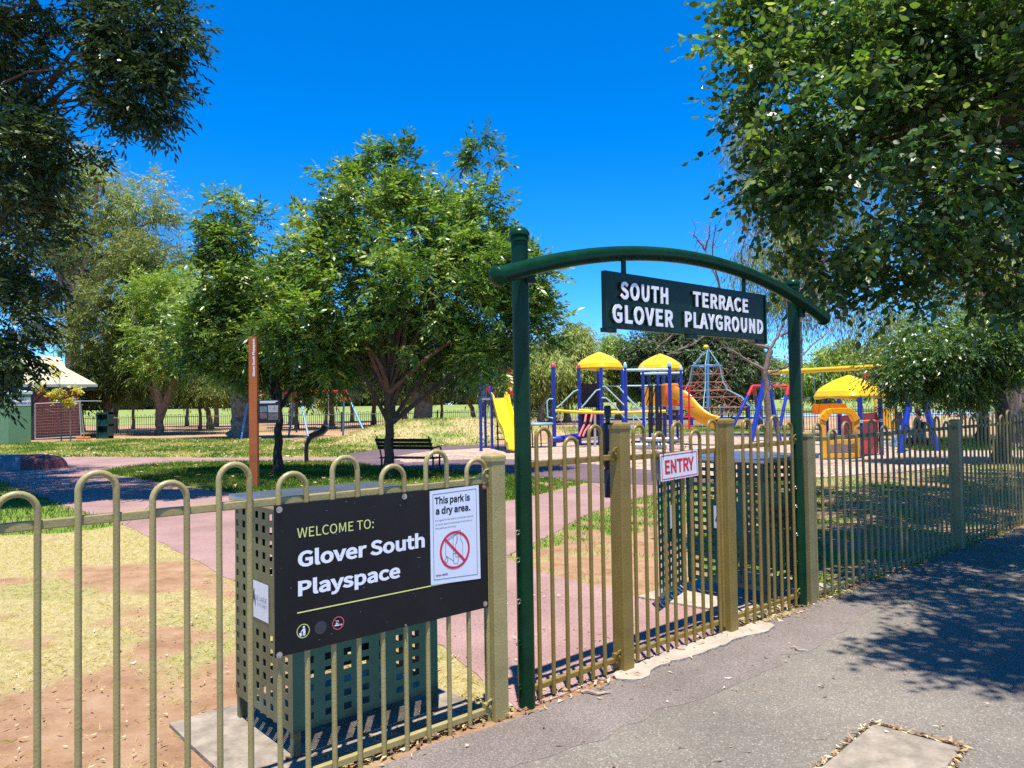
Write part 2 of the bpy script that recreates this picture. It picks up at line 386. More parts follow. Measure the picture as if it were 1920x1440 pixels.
M_rub = speckle_mat('rubber', [(0, (.085, .055, .06)), (.6, (.145, .095, .105)), (1, (.2, .14, .15))], 120, big=((.8, .8, .8), (1.2, 1.15, 1.15)), bigscale=.5, bump=.3, dist=.004)
M_mulch = speckle_mat('bark_chips', [(0, (.20, .12, .075)), (.35, (.42, .29, .205)), (.75, (.56, .42, .33)), (1, (.68, .55, .44))], 24, big=((.8, .78, .75), (1.15, 1.12, 1.1)), bigscale=1.0, bump=.9, dist=.03)
M_asph = speckle_mat('asphalt', [(0, (.145, .122, .098)), (.5, (.188, .162, .131)), (.90, (.222, .194, .157)), (1, (.36, .32, .27))], 150, big=((.78, .77, .78), (1.14, 1.13, 1.11)), bigscale=.8, bump=.4, dist=.006)
M_asph2 = speckle_mat('asphalt_brown', [(0, (.13, .108, .09)), (.6, (.182, .155, .133)), (1, (.29, .255, .225))], 210, big=((.84, .8, .8), (1.12, 1.08, 1.08)), bigscale=1.5, bump=.35, dist=.004)
M_conc = mat('concrete', (.27, .22, .165), .9, var=.34, scale=11, bump=.35, bscale=70, coords='Object')
M_conc2 = mat('pale_concrete', (.40, .33, .25), .9, var=.22, scale=9, bump=.6, bscale=40)
for nm, pl, z, mt, j in (('pink_path', PATH, .004, M_path, .02), ('rubber_surface', RUBBER, .008, M_rub, .015), ('bark_mulch', MULCH, .012, M_mulch, .05)):
    kind(sheet(nm, pl, z, mt, j), 'structure')
jm = mat('joint_dark', (.15, .085, .075), .95, var=.4, scale=30)
for (xa, ya), (xb, yb) in (((236, 985), (330, 909)), ((440, 1090), (560, 936)), ((700, 1172), (820, 956)), ((1105, 907), (1182, 938)), ((300, 857.5), (330, 868))):
    a_, b_ = G(xa, ya)[:2], G(xb, yb)[:2]; t_ = (b_ - a_) / np.linalg.norm(b_ - a_); nn_ = np.array([-t_[1], t_[0]]) * .006
    kind(sheet('path_joint', [tuple(a_ - nn_), tuple(b_ - nn_), tuple(b_ + nn_), tuple(a_ + nn_)], .0062, jm, .0015, .1), 'structure')
FOOT = [tuple(fw(s, -.05 - (0.05 if .3 < s < 3 else 0))[:2]) for s in np.linspace(-8, 22, 40)] + [tuple(fw(22, -9)[:2]), tuple(fw(-8, -9)[:2])]
kind(sheet('footpath', FOOT, .006, M_asph, .012), 'structure')
PATCHS = [tuple(fw(s, -.06)[:2]) for s in np.linspace(-4, 9, 30)] + [tuple(fw(s, -.5 - .06 * math.sin(s * 1.3))[:2]) for s in np.linspace(9, -4, 30)]
kind(sheet('footpath_edge', PATCHS, .0075, M_asph2, .03, .12), 'structure')
# sports field beyond the trees, and the pale blue court
fv = []; fy = np.linspace(84, 262, 24)
for y in fy:
    for x in (-330, -110, 0, 110, 330): fv.append((x, y, float(mound(x, y)) + .03))
ff = [(i * 5 + j, i * 5 + j + 1, (i + 1) * 5 + j + 1, (i + 1) * 5 + j) for i in range(len(fy) - 1) for j in range(4)]
M_field = mat('field_grass', (.17, .225, .05), .95, scale=.12, col2=(.29, .33, .10), spec=.1)
kind(fast_mesh('playing_field', fv, ff, M_field), 'structure')
kind(sheet('blue_court', [(9, 74), (48, 74), (58, 83.5), (9, 83.5)], .05, mat('court', (.22, .42, .66), .8, var=.08), 0), 'structure')
# concrete slabs
o = sheet('gate_footing', [tuple(fw(s, n)[:2]) for s, n in ((.82, -.02), (.80, -.08), (.82, -.14), (.88, -.18), (.96, -.175), (1.03, -.13), (1.1, -.105), (1.25, -.13), (1.4, -.145), (1.6, -.15), (1.75, -.155), (1.9, -.14), (2.0, -.15), (2.1, -.185), (2.2, -.19), (2.32, -.16), (2.37, -.11), (2.34, -.05), (2.2, -.02), (1.5, .02))], .022, M_conc2, .006, .05, skirt=.03, seed=3); kind(o, 'structure')
o = sheet('bin_slab', [tuple(fw(s, n)[:2]) for s, n in ((-1.25, .12), (.0, .10), (.0, 1.02), (-1.25, 1.02))], .02, M_conc, .004, skirt=.03); kind(o, 'structure')
o = sheet('bin_slab', [tuple(fw(s, n)[:2]) for s, n in ((2.45, .10), (3.75, .10), (3.75, 1.02), (2.3, 1.02))], .02, M_conc2, .006, skirt=.03); kind(o, 'structure')

# ------------------------------------------------------------------ paints
def worn(name, col, rough=.42, var=.1, spec=.5):
    """paint with small chips and grime spots"""
    m = mat(name, col, rough, var=var * 1.6, scale=6, bump=.10, bscale=90, spec=spec); nt = m.node_tree; b = nt.nodes['Principled BSDF']
    src = b.inputs['Base Color'].links[0].from_socket; tc = nt.nodes.new("ShaderNodeTexCoord")
    n = nt.nodes.new("ShaderNodeTexNoise"); n.inputs['Scale'].default_value = 42; n.inputs['Detail'].default_value = 5; n.inputs['Roughness'].default_value = .7; nt.links.new(tc.outputs['Object'], n.inputs['Vector'])
    r = nt.nodes.new("ShaderNodeValToRGB"); r.color_ramp.elements[0].position = .64; r.color_ramp.elements[1].position = .72; nt.links.new(n.outputs['Fac'], r.inputs['Fac'])
    mx = nt.nodes.new("ShaderNodeMix"); mx.data_type = 'RGBA'; nt.links.new(r.outputs['Color'], mx.inputs['Factor']); nt.links.new(src, mx.inputs['A']); mx.inputs['B'].default_value = (col[0] * .45 + .03, col[1] * .42 + .018, col[2] * .4 + .01, 1)
    nt.links.new(mx.outputs['Result'], b.inputs['Base Color']); return m
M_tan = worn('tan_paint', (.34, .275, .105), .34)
M_gold = worn('gold_paint', (.235, .158, .032), .36)
M_green = worn('gate_green', (.004, .034, .013), .28, .2, .16)
M_bolt = mat('bolt_steel', (.55, .5, .45), .35, .9, var=.3, scale=60)
M_rust = mat('rust', (.28, .11, .05), .8, var=.4, scale=80)
M_black = mat('black_plastic', (.008, .008, .009), .45)
M_white = mat('white_enamel', (.74, .74, .75), .4, var=.05, scale=20)
M_whitet = mat('white_lettering', (.82, .82, .84), .5, var=.03)

# ------------------------------------------------------------------ hoop-top fences and the gate
PAIR_W = .06
def hoop_mesh(zt, zb, w, r=.0115):
    mb = MB(); R = w
    pts = [(-R, 0, zb), (-R, 0, (zb + zt) / 2), (-R, 0, zt - R)] + [(-R * math.cos(t), 0, zt - R + R * math.sin(t)) for t in np.linspace(.2, math.pi - .2, 11)] + [(R, 0, zt - R), (R, 0, (zb + zt) / 2), (R, 0, zb)]
    return mb.tube(pts, r, 10)
def post_mb(w, h, cap=True):
    mb = MB(); a = w / 2
    mb.box((0, 0, h / 2 - .012), (w, w, h - .024))
    if cap:
        c = a + .004; z0 = h - .04
        mb.hexa([(-c, -c, z0), (c, -c, z0), (c, c, z0), (-c, c, z0), (-c, -c, h - .012), (c, -c, h - .012), (c, c, h - .012), (-c, c, h - .012)])
        t = c - .016
        mb.hexa([(-c, -c, h - .012), (c, -c, h - .012), (c, c, h - .012), (-c, c, h - .012), (-t, -t, h), (t, -t, h), (t, t, h), (-t, t, h)])
    return mb
def clip_mb():                                     # folded bracket that bolts a rail to a post
    mb = MB(); mb.box((0, 0, 0), (.035, .034, .05)); mb.tube([(0, -.03, .012), (0, -.016, .012)], .008, 8)
    mb.tube([(-.02, -.02, .024), (-.01, -.024, .042), (.008, -.024, .046), (.022, -.02, .03)], .005, 6); return mb
def rails(root, mt, s0, s1, zr, zb, nn=.021):
    for z, h in ((zr, .032), (zb, .03)):
        mb = MB(); mb.box(((s0 + s1) / 2, nn, z), (s1 - s0, .028, h)); mb.build('rail', mt, root, bevel=.004)
def hoops(root, mt, cs, tops, zb, w, r=.0115):
    protos = {}
    for c, t in zip(cs, tops):
        if t not in protos: protos[t] = hoop_mesh(t, zb, w, r).build('hoop', mt, root, smooth=True, loc=(c, 0, 0))
        else:
            o = protos[t].copy(); COL.objects.link(o); o.location = (c, 0, 0)
# left fence
f1 = fthing('hoop_fence', 'pale tan hoop-top fence left of the green arch, carrying the black welcome board', 'fence', -.01)
post_mb(.085, 1.31).build('post', M_tan, f1, bevel=.004, loc=(0, .0, 0))
for s in (-3.1, -6.2): post_mb(.085, 1.31).build('post', M_tan, f1, bevel=.004, loc=(s, 0, 0))
js = np.arange(0, 25); js = [j for j in js if abs((-.12 - .24 * j + .01) + 3.1) > .09]
hoops(f1, M_tan, [-.11 - .24 * j for j in js], [1.285 if j % 2 == 0 else 1.338 for j in js], .0, .06)
rails(f1, M_tan, -6.2, -.04, 1.176, .045)
clip_mb().build('bracket', M_tan, f1, loc=(-.055, .01, 1.19)); clip_mb().build('bracket', M_tan, f1, loc=(-.055, .01, .06))
# short bay between the arch and the gate
f2 = fthing('hoop_fence', 'short golden hoop-top fence bay between the left arch post and the gate', 'fence', .95)
post_mb(.088, 1.44).build('post', M_gold, f2, bevel=.005)
hoops(f2, M_gold, [.336 - .95, .545 - .95, .74 - .95], [1.424, 1.366, 1.425], .02, .05)
rails(f2, M_gold, .24 - .95, -.035, 1.238, .075)
for z in (1.25, .09): clip_mb().build('bracket', M_gold, f2, loc=(-.055, .008, z))
# gate leaf
g1 = fthing('gate', 'golden hoop-top entrance gate leaf holding the ENTRY plate', 'gate', 1.04)
hoops(g1, M_gold, [c - 1.04 for c in (1.125, 1.315, 1.5, 1.69, 1.88)], [1.418, 1.366, 1.424, 1.366, 1.428], .035, .05)
rails(g1, M_gold, .03, .93, 1.228, .085)
mb = MB(); mb.tube([(.945, .01, .05), (.945, .01, 1.24)], .014, 10); mb.build('hinge_stile', M_gold, g1, smooth=True)
mb = MB(); mb.lathe([(.002, 1.0), (.028, 1.0), (.028, 1.16), (.022, 1.17), (.034, 1.2), (.034, 1.41), (.03, 1.43), (.014, 1.44), (.014, 1.47), (.021, 1.475), (.021, 1.53), (.016, 1.54), (.001, 1.54)], 14, (-.105, .075, 0)); mb.box((-.06, .06, 1.24), (.09, .03, .08)); mb.build('latch', M_black, g1, smooth=True)
for z in (.18, 1.13): mb = MB(); mb.box((.96, .04, z), (.05, .03, .16)); mb.build('hinge', M_black, g1, bevel=.004)
# short bay right of the gate
f3 = fthing('hoop_fence', 'short golden hoop-top fence bay between the gate and the right arch post', 'fence', 2.03)
post_mb(.088, 1.44).build('post', M_gold, f3, bevel=.005)
hoops(f3, M_gold, [c - 2.03 for c in (2.295, 2.49, 2.665, 2.86)], [1.424, 1.376, 1.44, 1.386], .02, .05)
rails(f3, M_gold, .035, .92, 1.238, .085)
for z in (1.25, .1): clip_mb().build('bracket', M_gold, f3, loc=(.9, .008, z))
# long right fence
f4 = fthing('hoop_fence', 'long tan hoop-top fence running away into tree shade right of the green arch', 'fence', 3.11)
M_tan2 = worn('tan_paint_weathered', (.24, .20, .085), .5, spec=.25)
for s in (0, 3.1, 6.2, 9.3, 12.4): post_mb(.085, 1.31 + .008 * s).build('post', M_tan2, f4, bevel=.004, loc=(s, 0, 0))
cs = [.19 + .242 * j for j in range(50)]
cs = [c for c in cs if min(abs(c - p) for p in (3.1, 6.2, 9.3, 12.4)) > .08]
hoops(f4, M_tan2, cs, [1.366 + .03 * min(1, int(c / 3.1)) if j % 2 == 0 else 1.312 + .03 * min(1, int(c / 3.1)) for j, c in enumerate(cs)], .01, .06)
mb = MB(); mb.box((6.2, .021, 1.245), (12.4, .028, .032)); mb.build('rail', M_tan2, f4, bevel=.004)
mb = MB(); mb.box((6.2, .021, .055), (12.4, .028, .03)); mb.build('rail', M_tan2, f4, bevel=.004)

# ------------------------------------------------------------------ green arch and its name board
ga = fthing('gateway_arch', 'dark green steel arch with a curved beam over the entrance', 'arch', 1.6)
for s in (.19 - 1.6, 2.985 - 1.6):
    pm = MB(); pm.lathe([(.002, 0), (.044, 0), (.044, 2.40), (.044, 2.42)], 24)
    p = pm.build('post', M_green, ga, smooth=True, loc=(s, 0, 0))
    cm = MB(); cm.lathe([(.044, 2.40), (.050, 2.402), (.050, 2.425), (.046, 2.43), (.054, 2.434), (.054, 2.448), (.046, 2.462), (.034, 2.474), (.016, 2.481), (.001, 2.482)], 24)
    cm.build('post_cap', M_green, p, smooth=True)
    bk = MB(); bk.box((.02, -.045, 2.24), (.05, .05, .12)); bk.box((.045, -.03, 2.26), (.008, .09, .08))
    for z in (2.21, 2.25, 2.29): bk.tube([(.03, -.05, z + .06), (.045, -.062, z + .06)], .007, 8)
    bk.build('beam_bracket', M_green, p, bevel=.003)
    for z in (.12, .34, .55, .76, .9):             # little wire eyelets down the left edge
        eb = MB(); eb.tube([(-.043 - .012 + .012 * math.cos(t), -.012, z + .012 * math.sin(t)) for t in np.linspace(0, 5.6, 12)], .0025, 5); eb.build('eyelet', M_bolt if z > .5 else M_green, p, smooth=True)
Rb = 5.13; th0 = math.asin(1.657 / Rb); bp_ = [(Rb * math.sin(t) + .02, -.09, 2.462 - Rb + Rb * math.cos(t)) for t in np.linspace(-th0, th0, 41)]
bm_ = MB(); bm_.tube(bp_, .044, 20); beam = bm_.build('beam', M_green, ga, smooth=True)
for e, (i, j) in enumerate(((0, 1), (-1, -2))):
    a_ = np.array(bp_[i]); t_ = a_ - np.array(bp_[j]); t_ /= np.linalg.norm(t_)
    cmb = MB(); cmb.tube([a_ - t_ * .004, a_ + t_ * .004, a_ + t_ * .012, a_ + t_ * .024, a_ + t_ * .036, a_ + t_ * .044], [.052, .055, .053, .042, .026, .004], 20); cmb.build('end_cap', M_green, beam, smooth=True)
M_board = mat('board_green', (.003, .022, .008), .35, spec=.25, var=.15, scale=10)
nb = fthing('name_board', 'dark green hanging board reading SOUTH TERRACE GLOVER PLAYGROUND in white letters', 'sign', 1.6, .025)
mb = MB(); mb.box((.01, -.09, 2.141), (1.70, .03, .325))
for s, w in ((-.80, .11), (-.02, .10), (.80, .11)): mb.box((s, -.09, 1.967), (w, .03, .026))
for s in (-.84, .84): mb.box((s, -.105, 2.13), (.016, .02, .34))
mb.build('board', M_board, nb, bevel=.003)
for s in (-.66, .60):
    mb = MB(); zt = 2.462 - Rb + math.sqrt(Rb * Rb - s * s) - .03; mb.box((s, -.09, (zt + 2.30) / 2), (.035, .012, zt - 2.30)); mb.build('hanger', M_green, nb, bevel=.002)
for s_, x0, x1, z0, z1 in (('SOUTH', .862, 1.312, 2.147, 2.25), ('TERRACE', 1.558, 2.198, 2.155, 2.253), ('GLOVER', .79, 1.36, 2.008, 2.116), ('PLAYGROUND', 1.468, 2.382, 2.018, 2.121)):
    mb = MB(); text_into(mb, s_, (0, -.106, 0), (1, 0, 0), (0, 0, 1), x0 - 1.588, x1 - 1.60, z0, z1, bold=.016, depth=.005, lift=.012, space=1.08); mb.build('lettering', M_whitet, nb)

# ------------------------------------------------------------------ welcome board and the notice stuck on it
wb = fthing('welcome_board', 'black Glover South Playspace welcome board bolted to the left fence', 'sign', -.618)
M_sign = mat('sign_black', (.008, .009, .011), .3, var=.35, scale=3, spec=.3)
X = lambda s: s + .618
mb = MB(); mb.box((0, -.0155, .862), (1.10, .004, .604)); mb.build('board', M_sign, wb, bevel=.001)
M_yel = mat('sign_yellow', (.72, .76, .22), .5, var=.03)
EX, EZ = (1, 0, 0), (0, 0, 1); NF = -.0182
for s_, x0, x1, z0, z1, bo, mt in (('WELCOME TO:', -1.07, -.712, 1.022, 1.063, 0.0, M_yel), ('Glover South', -1.068, -.443, .902, .972, .022, M_whitet), ('Playspace', -1.068, -.578, .768, .852, .022, M_whitet)):
    mb = MB(); text_into(mb, s_, (0, NF, 0), EX, EZ, X(x0), X(x1), z0, z1, bold=bo); mb.build('lettering', mt, wb)
mb = MB(); mb.box((X(-.62), NF, .720), (.905, .0012, .0045)); mb.build('underline', M_yel, wb)
def person_glyph(mb, cx, cz, h, n):
    o = (cx, n, cz)
    k = 14; mb.add([(cx + .12 * h * math.cos(t) + .07 * h, n, cz + .36 * h + .12 * h * math.sin(t)) for t in np.linspace(0, 2 * math.pi, k, endpoint=False)], [tuple(range(k))])
    for q in ([(-.06, .2), (.2, .22), (.24, -.1), (.2, -.48), (.1, -.48), (.08, -.1), (.03, -.48), (-.05, -.48), (-.02, -.1)], [(-.06, .2), (-.26, -.02), (-.2, -.08), (-.02, .08)], [(-.42, -.12), (-.14, -.12), (-.18, -.46), (-.38, -.46)]):
        mb.add([(cx + a * h, n, cz + c * h) for a, c in q], [tuple(range(len(q)))])
mb = MB(); mb.ring((X(-1.047), NF, .643), EX, EZ, .0255, .0285, 32); mb.build('litter_ring', M_yel, wb)
mb = MB(); person_glyph(mb, X(-1.047), .643, .042, NF); mb.build('litter_pictogram', M_whitet, wb)
mb = MB(); mb.ring((X(-.969), NF, .641), EX, EZ, 0.0001, .027, 32); mb.build('cover_disc', mat('disc_grey', (.035, .037, .043), .5), wb)
mb = MB(); mb.ring((X(-.889), NF - .0006, .644), EX, EZ, .0245, .0275, 32); c_ = math.cos(math.radians(45)) * .0255
mb.add([(X(-.889) - c_ - .001, NF - .0006, .644 + c_ - .001), (X(-.889) - c_ + .001, NF - .0006, .644 + c_ + .001), (X(-.889) + c_ + .001, NF - .0006, .644 - c_ + .001), (X(-.889) + c_ - .001, NF - .0006, .644 - c_ - .001)], [(0, 1, 2, 3)])
M_red = mat('sign_red', (.66, .012, .02), .5, var=.05)
mb.build('no_smoking_ring', mat('sign_pink', (.72, .12, .16), .5), wb)
mb = MB(); cx = X(-.889)
for q in ([(-.016, -.011), (.012, -.011), (.012, -.006), (-.016, -.006)], [(.014, -.011), (.019, -.011), (.019, -.006), (.014, -.006)], [(-.013, -.004), (.001, -.004), (.001, .001), (-.008, .003)]): mb.add([(cx + a, NF, .644 + c) for a, c in q], [(0, 1, 2, 3)])
mb.ring((cx - .003, NF, .649), EX, EZ, .004, .0065, 16, 0, 4.6); mb.build('cigarette_pictogram', M_whitet, wb)
for s, z, mt in ((-1.146, 1.146, M_bolt), (-.551, 1.145, M_bolt), (-.085, 1.15, M_rust), (-.09, .58, M_bolt), (-1.15, .568, M_bolt), (-.553, .568, M_bolt)):
    mb = MB(); big = .013 if z > .57 or s < -1 else .005
    mb.tube([(X(s), -.0175, z), (X(s), -.020, z)], big, 16); mb.tube([(X(s), -.020, z), (X(s), -.026, z)], big * .5, 6); mb.build('bolt', mt, wb)
# paint scuffs
mb = MB()
for i in range(46):
    x, z = rng.uniform(-.54, .54), rng.uniform(.57, 1.15); a, l = rng.uniform(-.9, .9), rng.uniform(.001, .006) * (2.5 if i < 5 else 1); w = rng.uniform(.0003, .0012)
    dx, dz = math.cos(a) * l, math.sin(a) * l; mb.add([(x - dx, NF + .0003, z - dz), (x + dz * w / l, NF + .0003, z - dx * w / l), (x + dx, NF + .0003, z + dz), (x - dz * w / l, NF + .0003, z + dx * w / l)], [(0, 1, 2, 3)])
mb.build('scuffs', mat('scuff', (.3, .3, .3), .8), wb)

no = fthing('notice', 'white paper notice reading This park is a dry area, taped to the black welcome board', 'notice', -.267, group=None)
Y_ = lambda s: s + .267
NN = -.0195
mb = MB(); pr = [(-.412, .724), (-.118, .708), (-.122, 1.163), (-.413, 1.157)]; mb.prism([(Y_(a), c) for a, c in pr], (0, NN, 0), EX, EZ, .0012); mb.build('paper', mat('paper_white', (.70, .73, .80), .55, var=.04, scale=4), no)
mk = mat('print_black', (.012, .012, .014), .6)
nf = NN - .0012
mb = MB()
corners = [(-.395, .745), (-.138, .732), (-.139, 1.146), (-.396, 1.14)]
for i in range(4):
    (a0, c0), (a1, c1) = corners[i], corners[(i + 1) % 4]; L = math.hypot(a1 - a0, c1 - c0); px_, pz_ = -(c1 - c0) / L * .0011, (a1 - a0) / L * .0011
    mb.add([(Y_(a0) - px_, nf, c0 - pz_), (Y_(a1) - px_, nf, c1 - pz_), (Y_(a1) + px_, nf, c1 + pz_), (Y_(a0) + px_, nf, c0 + pz_)], [(0, 1, 2, 3)])
mb.build('border_line', mk, no)
for s_, x0, x1, z0, z1, bo in (('This park is', -.386, -.178, 1.084, 1.128, .025), ('a dry area.', -.381, -.176, 1.036, 1.08, .025),
                               ('It is against the law to consume alcohol', -.384, -.158, 1.011, 1.022, 0), ('or carry open containers of alcohol in', -.384, -.166, .992, 1.003, 0), ('this park at all times.', -.384, -.262, .974, .985, 0), ('Fines apply', -.384, -.315, .755, .768, .01)):
    mb = MB(); text_into(mb, s_, (0, nf, 0), EX, EZ, Y_(x0), Y_(x1), z0, z1, bold=bo); mb.build('lettering', mk, no)
mb = MB(); cx, cz = Y_(-.272), .868
def line(mb, pts, w, n):
    for (a0, c0), (a1, c1) in zip(pts[:-1], pts[1:]):
        L = math.hypot(a1 - a0, c1 - c0) + 1e-9; px_, pz_ = -(c1 - c0) / L * w, (a1 - a0) / L * w
        mb.add([(a0 - px_, n, c0 - pz_), (a1 - px_, n, c1 - pz_), (a1 + px_, n, c1 + pz_), (a0 + px_, n, c0 + pz_)], [(0, 1, 2, 3)])
for q in ([(-.055, -.02), (-.055, .045), (-.01, .06), (-.01, -.05), (-.055, -.02)], [(-.055, .045), (-.03, .062), (.012, .075), (-.01, .06)], [(.012, .075), (.012, .03)],
          [(.018, .09), (.018, .05), (.004, .025), (.004, -.035), (.046, -.035), (.046, .025), (.034, .05), (.034, .09), (.018, .09)],
          [(-.012, -.015), (-.008, -.062), (.016, -.066), (.026, -.02), (-.012, -.015)], [(-.05, -.025), (-.062, -.045), (-.05, -.055), (-.042, -.04), (-.05, -.025)]):
    line(mb, [(cx + a, cz + c) for a, c in q], .0009, nf)
mb.build('bottle_drawing', mk, no)
mb = MB(); mb.ring((cx, nf - .0005, cz), EX, EZ, .078, .089, 48); c_ = .0835 * math.cos(math.pi / 4)
line(mb, [(cx - c_, cz + c_), (cx + c_, cz - c_)], .0055, nf - .0009); mb.build('prohibition_ring', M_red, no)

# ENTRY plate
en = fthing('entry_plate', 'small white ENTRY plate with red border wired to the gate', 'sign', 1.49)
rz = .03
def tp(a, c): return (a * math.cos(rz) - c * math.sin(rz), 1.158 + a * math.sin(rz) + c * math.cos(rz))
mb = MB(); mb.prism([tp(*q) for q in ((-.187, -.083), (.187, -.083), (.192, -.078), (.192, .078), (.187, .083), (-.187, .083), (-.192, .078), (-.192, -.078))], (0, -.022, 0), EX, EZ, .004); mb.build('plate', M_white, en)
mb = MB(); q = [tp(a, c) for a, c in ((-.18, -.072), (.18, -.072), (.18, .072), (-.18, .072))]; line(mb, q + [q[0]], .003, -.0246); mb.build('border_line', M_red, en)
mb = MB(); ex = (math.cos(rz), 0, math.sin(rz)); ez = (-math.sin(rz), 0, math.cos(rz)); text_into(mb, 'ENTRY', (0, -.0247, 1.158), ex, ez, -.150, .150, -.043, .043, bold=.02); mb.build('lettering', M_red, en)
mb = MB(); mb.prism([tp(*q) for q in ((-.2, -.08), (.185, -.08), (.185, .08), (-.2, .08))], (-.012, .036, 0), EX, EZ, .003); mb.build('back_plate', M_white, en)
for a in (-.165, .13):
    mb = MB(); x, z = tp(a, .075); mb.tube([(x, -.026, z - .012), (x, -.03, z + .012), (x + .01, -.02, z + .04), (x + .02, .03, z + .05), (x + .005, .035, z + .01)], .0022, 5); mb.tube([(x + .1, -.03, z - .15), (x + .1, -.03, z - .17)], .003, 5); mb.build('cable_tie', M_black, en)

# ------------------------------------------------------------------ perforated bin cages
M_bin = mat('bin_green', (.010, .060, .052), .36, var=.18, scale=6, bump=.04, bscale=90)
M_bin2 = mat('bin_olive', (.115, .125, .062), .45, var=.25, scale=9, bump=.05, bscale=90)  # lighter olive tone for the first cage's left panel and left posts
M_steel = mat('steel_lid', (.36, .37, .40), .32, .85, var=.2, scale=5)
M_stick = mat('sticker', (.72, .73, .76), .5, var=.05); M_navy = mat('sticker_navy', (.02, .035, .09), .5)
def perforated(mb, o, ex, ey, cols, rows, W, H, skip=None):
    """sheet W x H with square holes: real openings"""
    xs_ = [0]; ys_ = [0]
    for a, c in cols: xs_ += [a, c]
    for a, c in rows: ys_ += [a, c]
    xs_.append(W); ys_.append(H); o, ex, ey = [np.asarray(q, float) for q in (o, ex, ey)]; k = len(xs_)
    vs = [o + ex * x + ey * y for y in ys_ for x in xs_]; fs = []
    for j in range(len(ys_) - 1):
        for i in range(k - 1):
            if i % 2 == 1 and j % 2 == 1 and not (skip and skip(i // 2, j // 2)): continue
            fs.append((j * k + i, j * k + i + 1, (j + 1) * k + i + 1, (j + 1) * k + i))
    mb.add(vs, fs)
def bin_cage(s, n, W, D, H, label, open_back, mside):
    r = fthing('bin_cage', label, 'litter bin', s, n)
    z0 = .13; rows = [(.035 + .062 * j, .035 + .062 * j + .033) for j in range(15)]
    cW = [(.06 + .094 * i, .06 + .094 * i + .04) for i in range(7)]; cD = [(.045 + .078 * i, .045 + .078 * i + .033) for i in range(8)]
    blank = lambda i, j: 6 <= j <= 9 and 2 <= i <= 5
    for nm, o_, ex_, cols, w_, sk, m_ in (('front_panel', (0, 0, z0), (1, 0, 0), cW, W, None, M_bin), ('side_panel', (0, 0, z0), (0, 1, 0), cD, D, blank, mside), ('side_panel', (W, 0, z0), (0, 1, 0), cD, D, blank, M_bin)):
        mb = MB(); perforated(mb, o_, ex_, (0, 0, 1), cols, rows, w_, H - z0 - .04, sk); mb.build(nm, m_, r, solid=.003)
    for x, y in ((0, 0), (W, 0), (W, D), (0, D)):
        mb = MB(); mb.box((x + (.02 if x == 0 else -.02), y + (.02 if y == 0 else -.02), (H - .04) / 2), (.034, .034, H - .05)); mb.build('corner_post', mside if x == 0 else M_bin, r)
    mb = MB(); mb.box((W / 2, D / 2, H - .02), (W + .05, D + .06, .035)); mb.build('lid', M_steel, r, bevel=.008)
    if not open_back:
        mb = MB(); perforated(mb, (0, D, z0), (1, 0, 0), (0, 0, 1), cW, rows, W, H - z0 - .04); mb.build('back_panel', M_bin, r, solid=.003)
    else:
        mb = MB(); hx, hy = 0.0, D + .02; e = np.array([-.945, -.33, 0]); e /= np.linalg.norm(e)
        perforated(mb, (hx, hy, z0 - .03), e, (0, 0, 1), cD, rows, .66, H - z0 - .05, blank); dr = mb.build('door', M_bin, r, solid=.003)
        mb = MB()
        fr = np.array([.33, -.945, 0]) * .006
        mb.add([np.array([hx, hy, 0]) + fr + e * a + np.array([0, 0, c]) for a, c in ((.26, .58), (.40, .58), (.40, .76), (.26, .76))], [(0, 1, 2, 3)]); st = mb.build('sticker', M_stick, dr)
    # council sticker on the left side
    mb = MB(); y0, y1, za, zb_ = .24, .44, .56, .735
    mb.add([(-.004, y0, za), (-.004, y1, za), (-.004, y1, zb_), (-.004, y0, zb_)], [(0, 1, 2, 3)]); st = mb.build('sticker', M_stick, r)
    mb = MB(); eo, e1 = (-.0055, y1, 0), (0, -1, 0)
    text_into(mb, 'DELAIDE', eo, e1, (0, 0, 1), .05, .185, .645, .668, bold=-.005); text_into(mb, 'CITY COUNCIL', eo, e1, (0, 0, 1), .075, .185, .622, .634)
    line2 = [(.012, .615), (.036, .695), (.046, .695), (.03, .63), (.022, .615)]
    mb.add([(-.0055, y1 - a, c) for a, c in line2], [tuple(range(5))]); mb.add([(-.0055, y1 - a, c) for a, c in ((.036, .66), (.05, .62), (.058, .62), (.042, .68))], [(0, 1, 2, 3)])
    mb.build('lettering', M_navy, st)
    return r
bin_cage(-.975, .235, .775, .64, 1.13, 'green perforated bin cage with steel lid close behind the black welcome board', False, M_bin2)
bin_cage(2.72, .13, .78, .70, 1.12, 'green perforated bin cage with its door swung open behind the right end of the gate', True, M_bin)

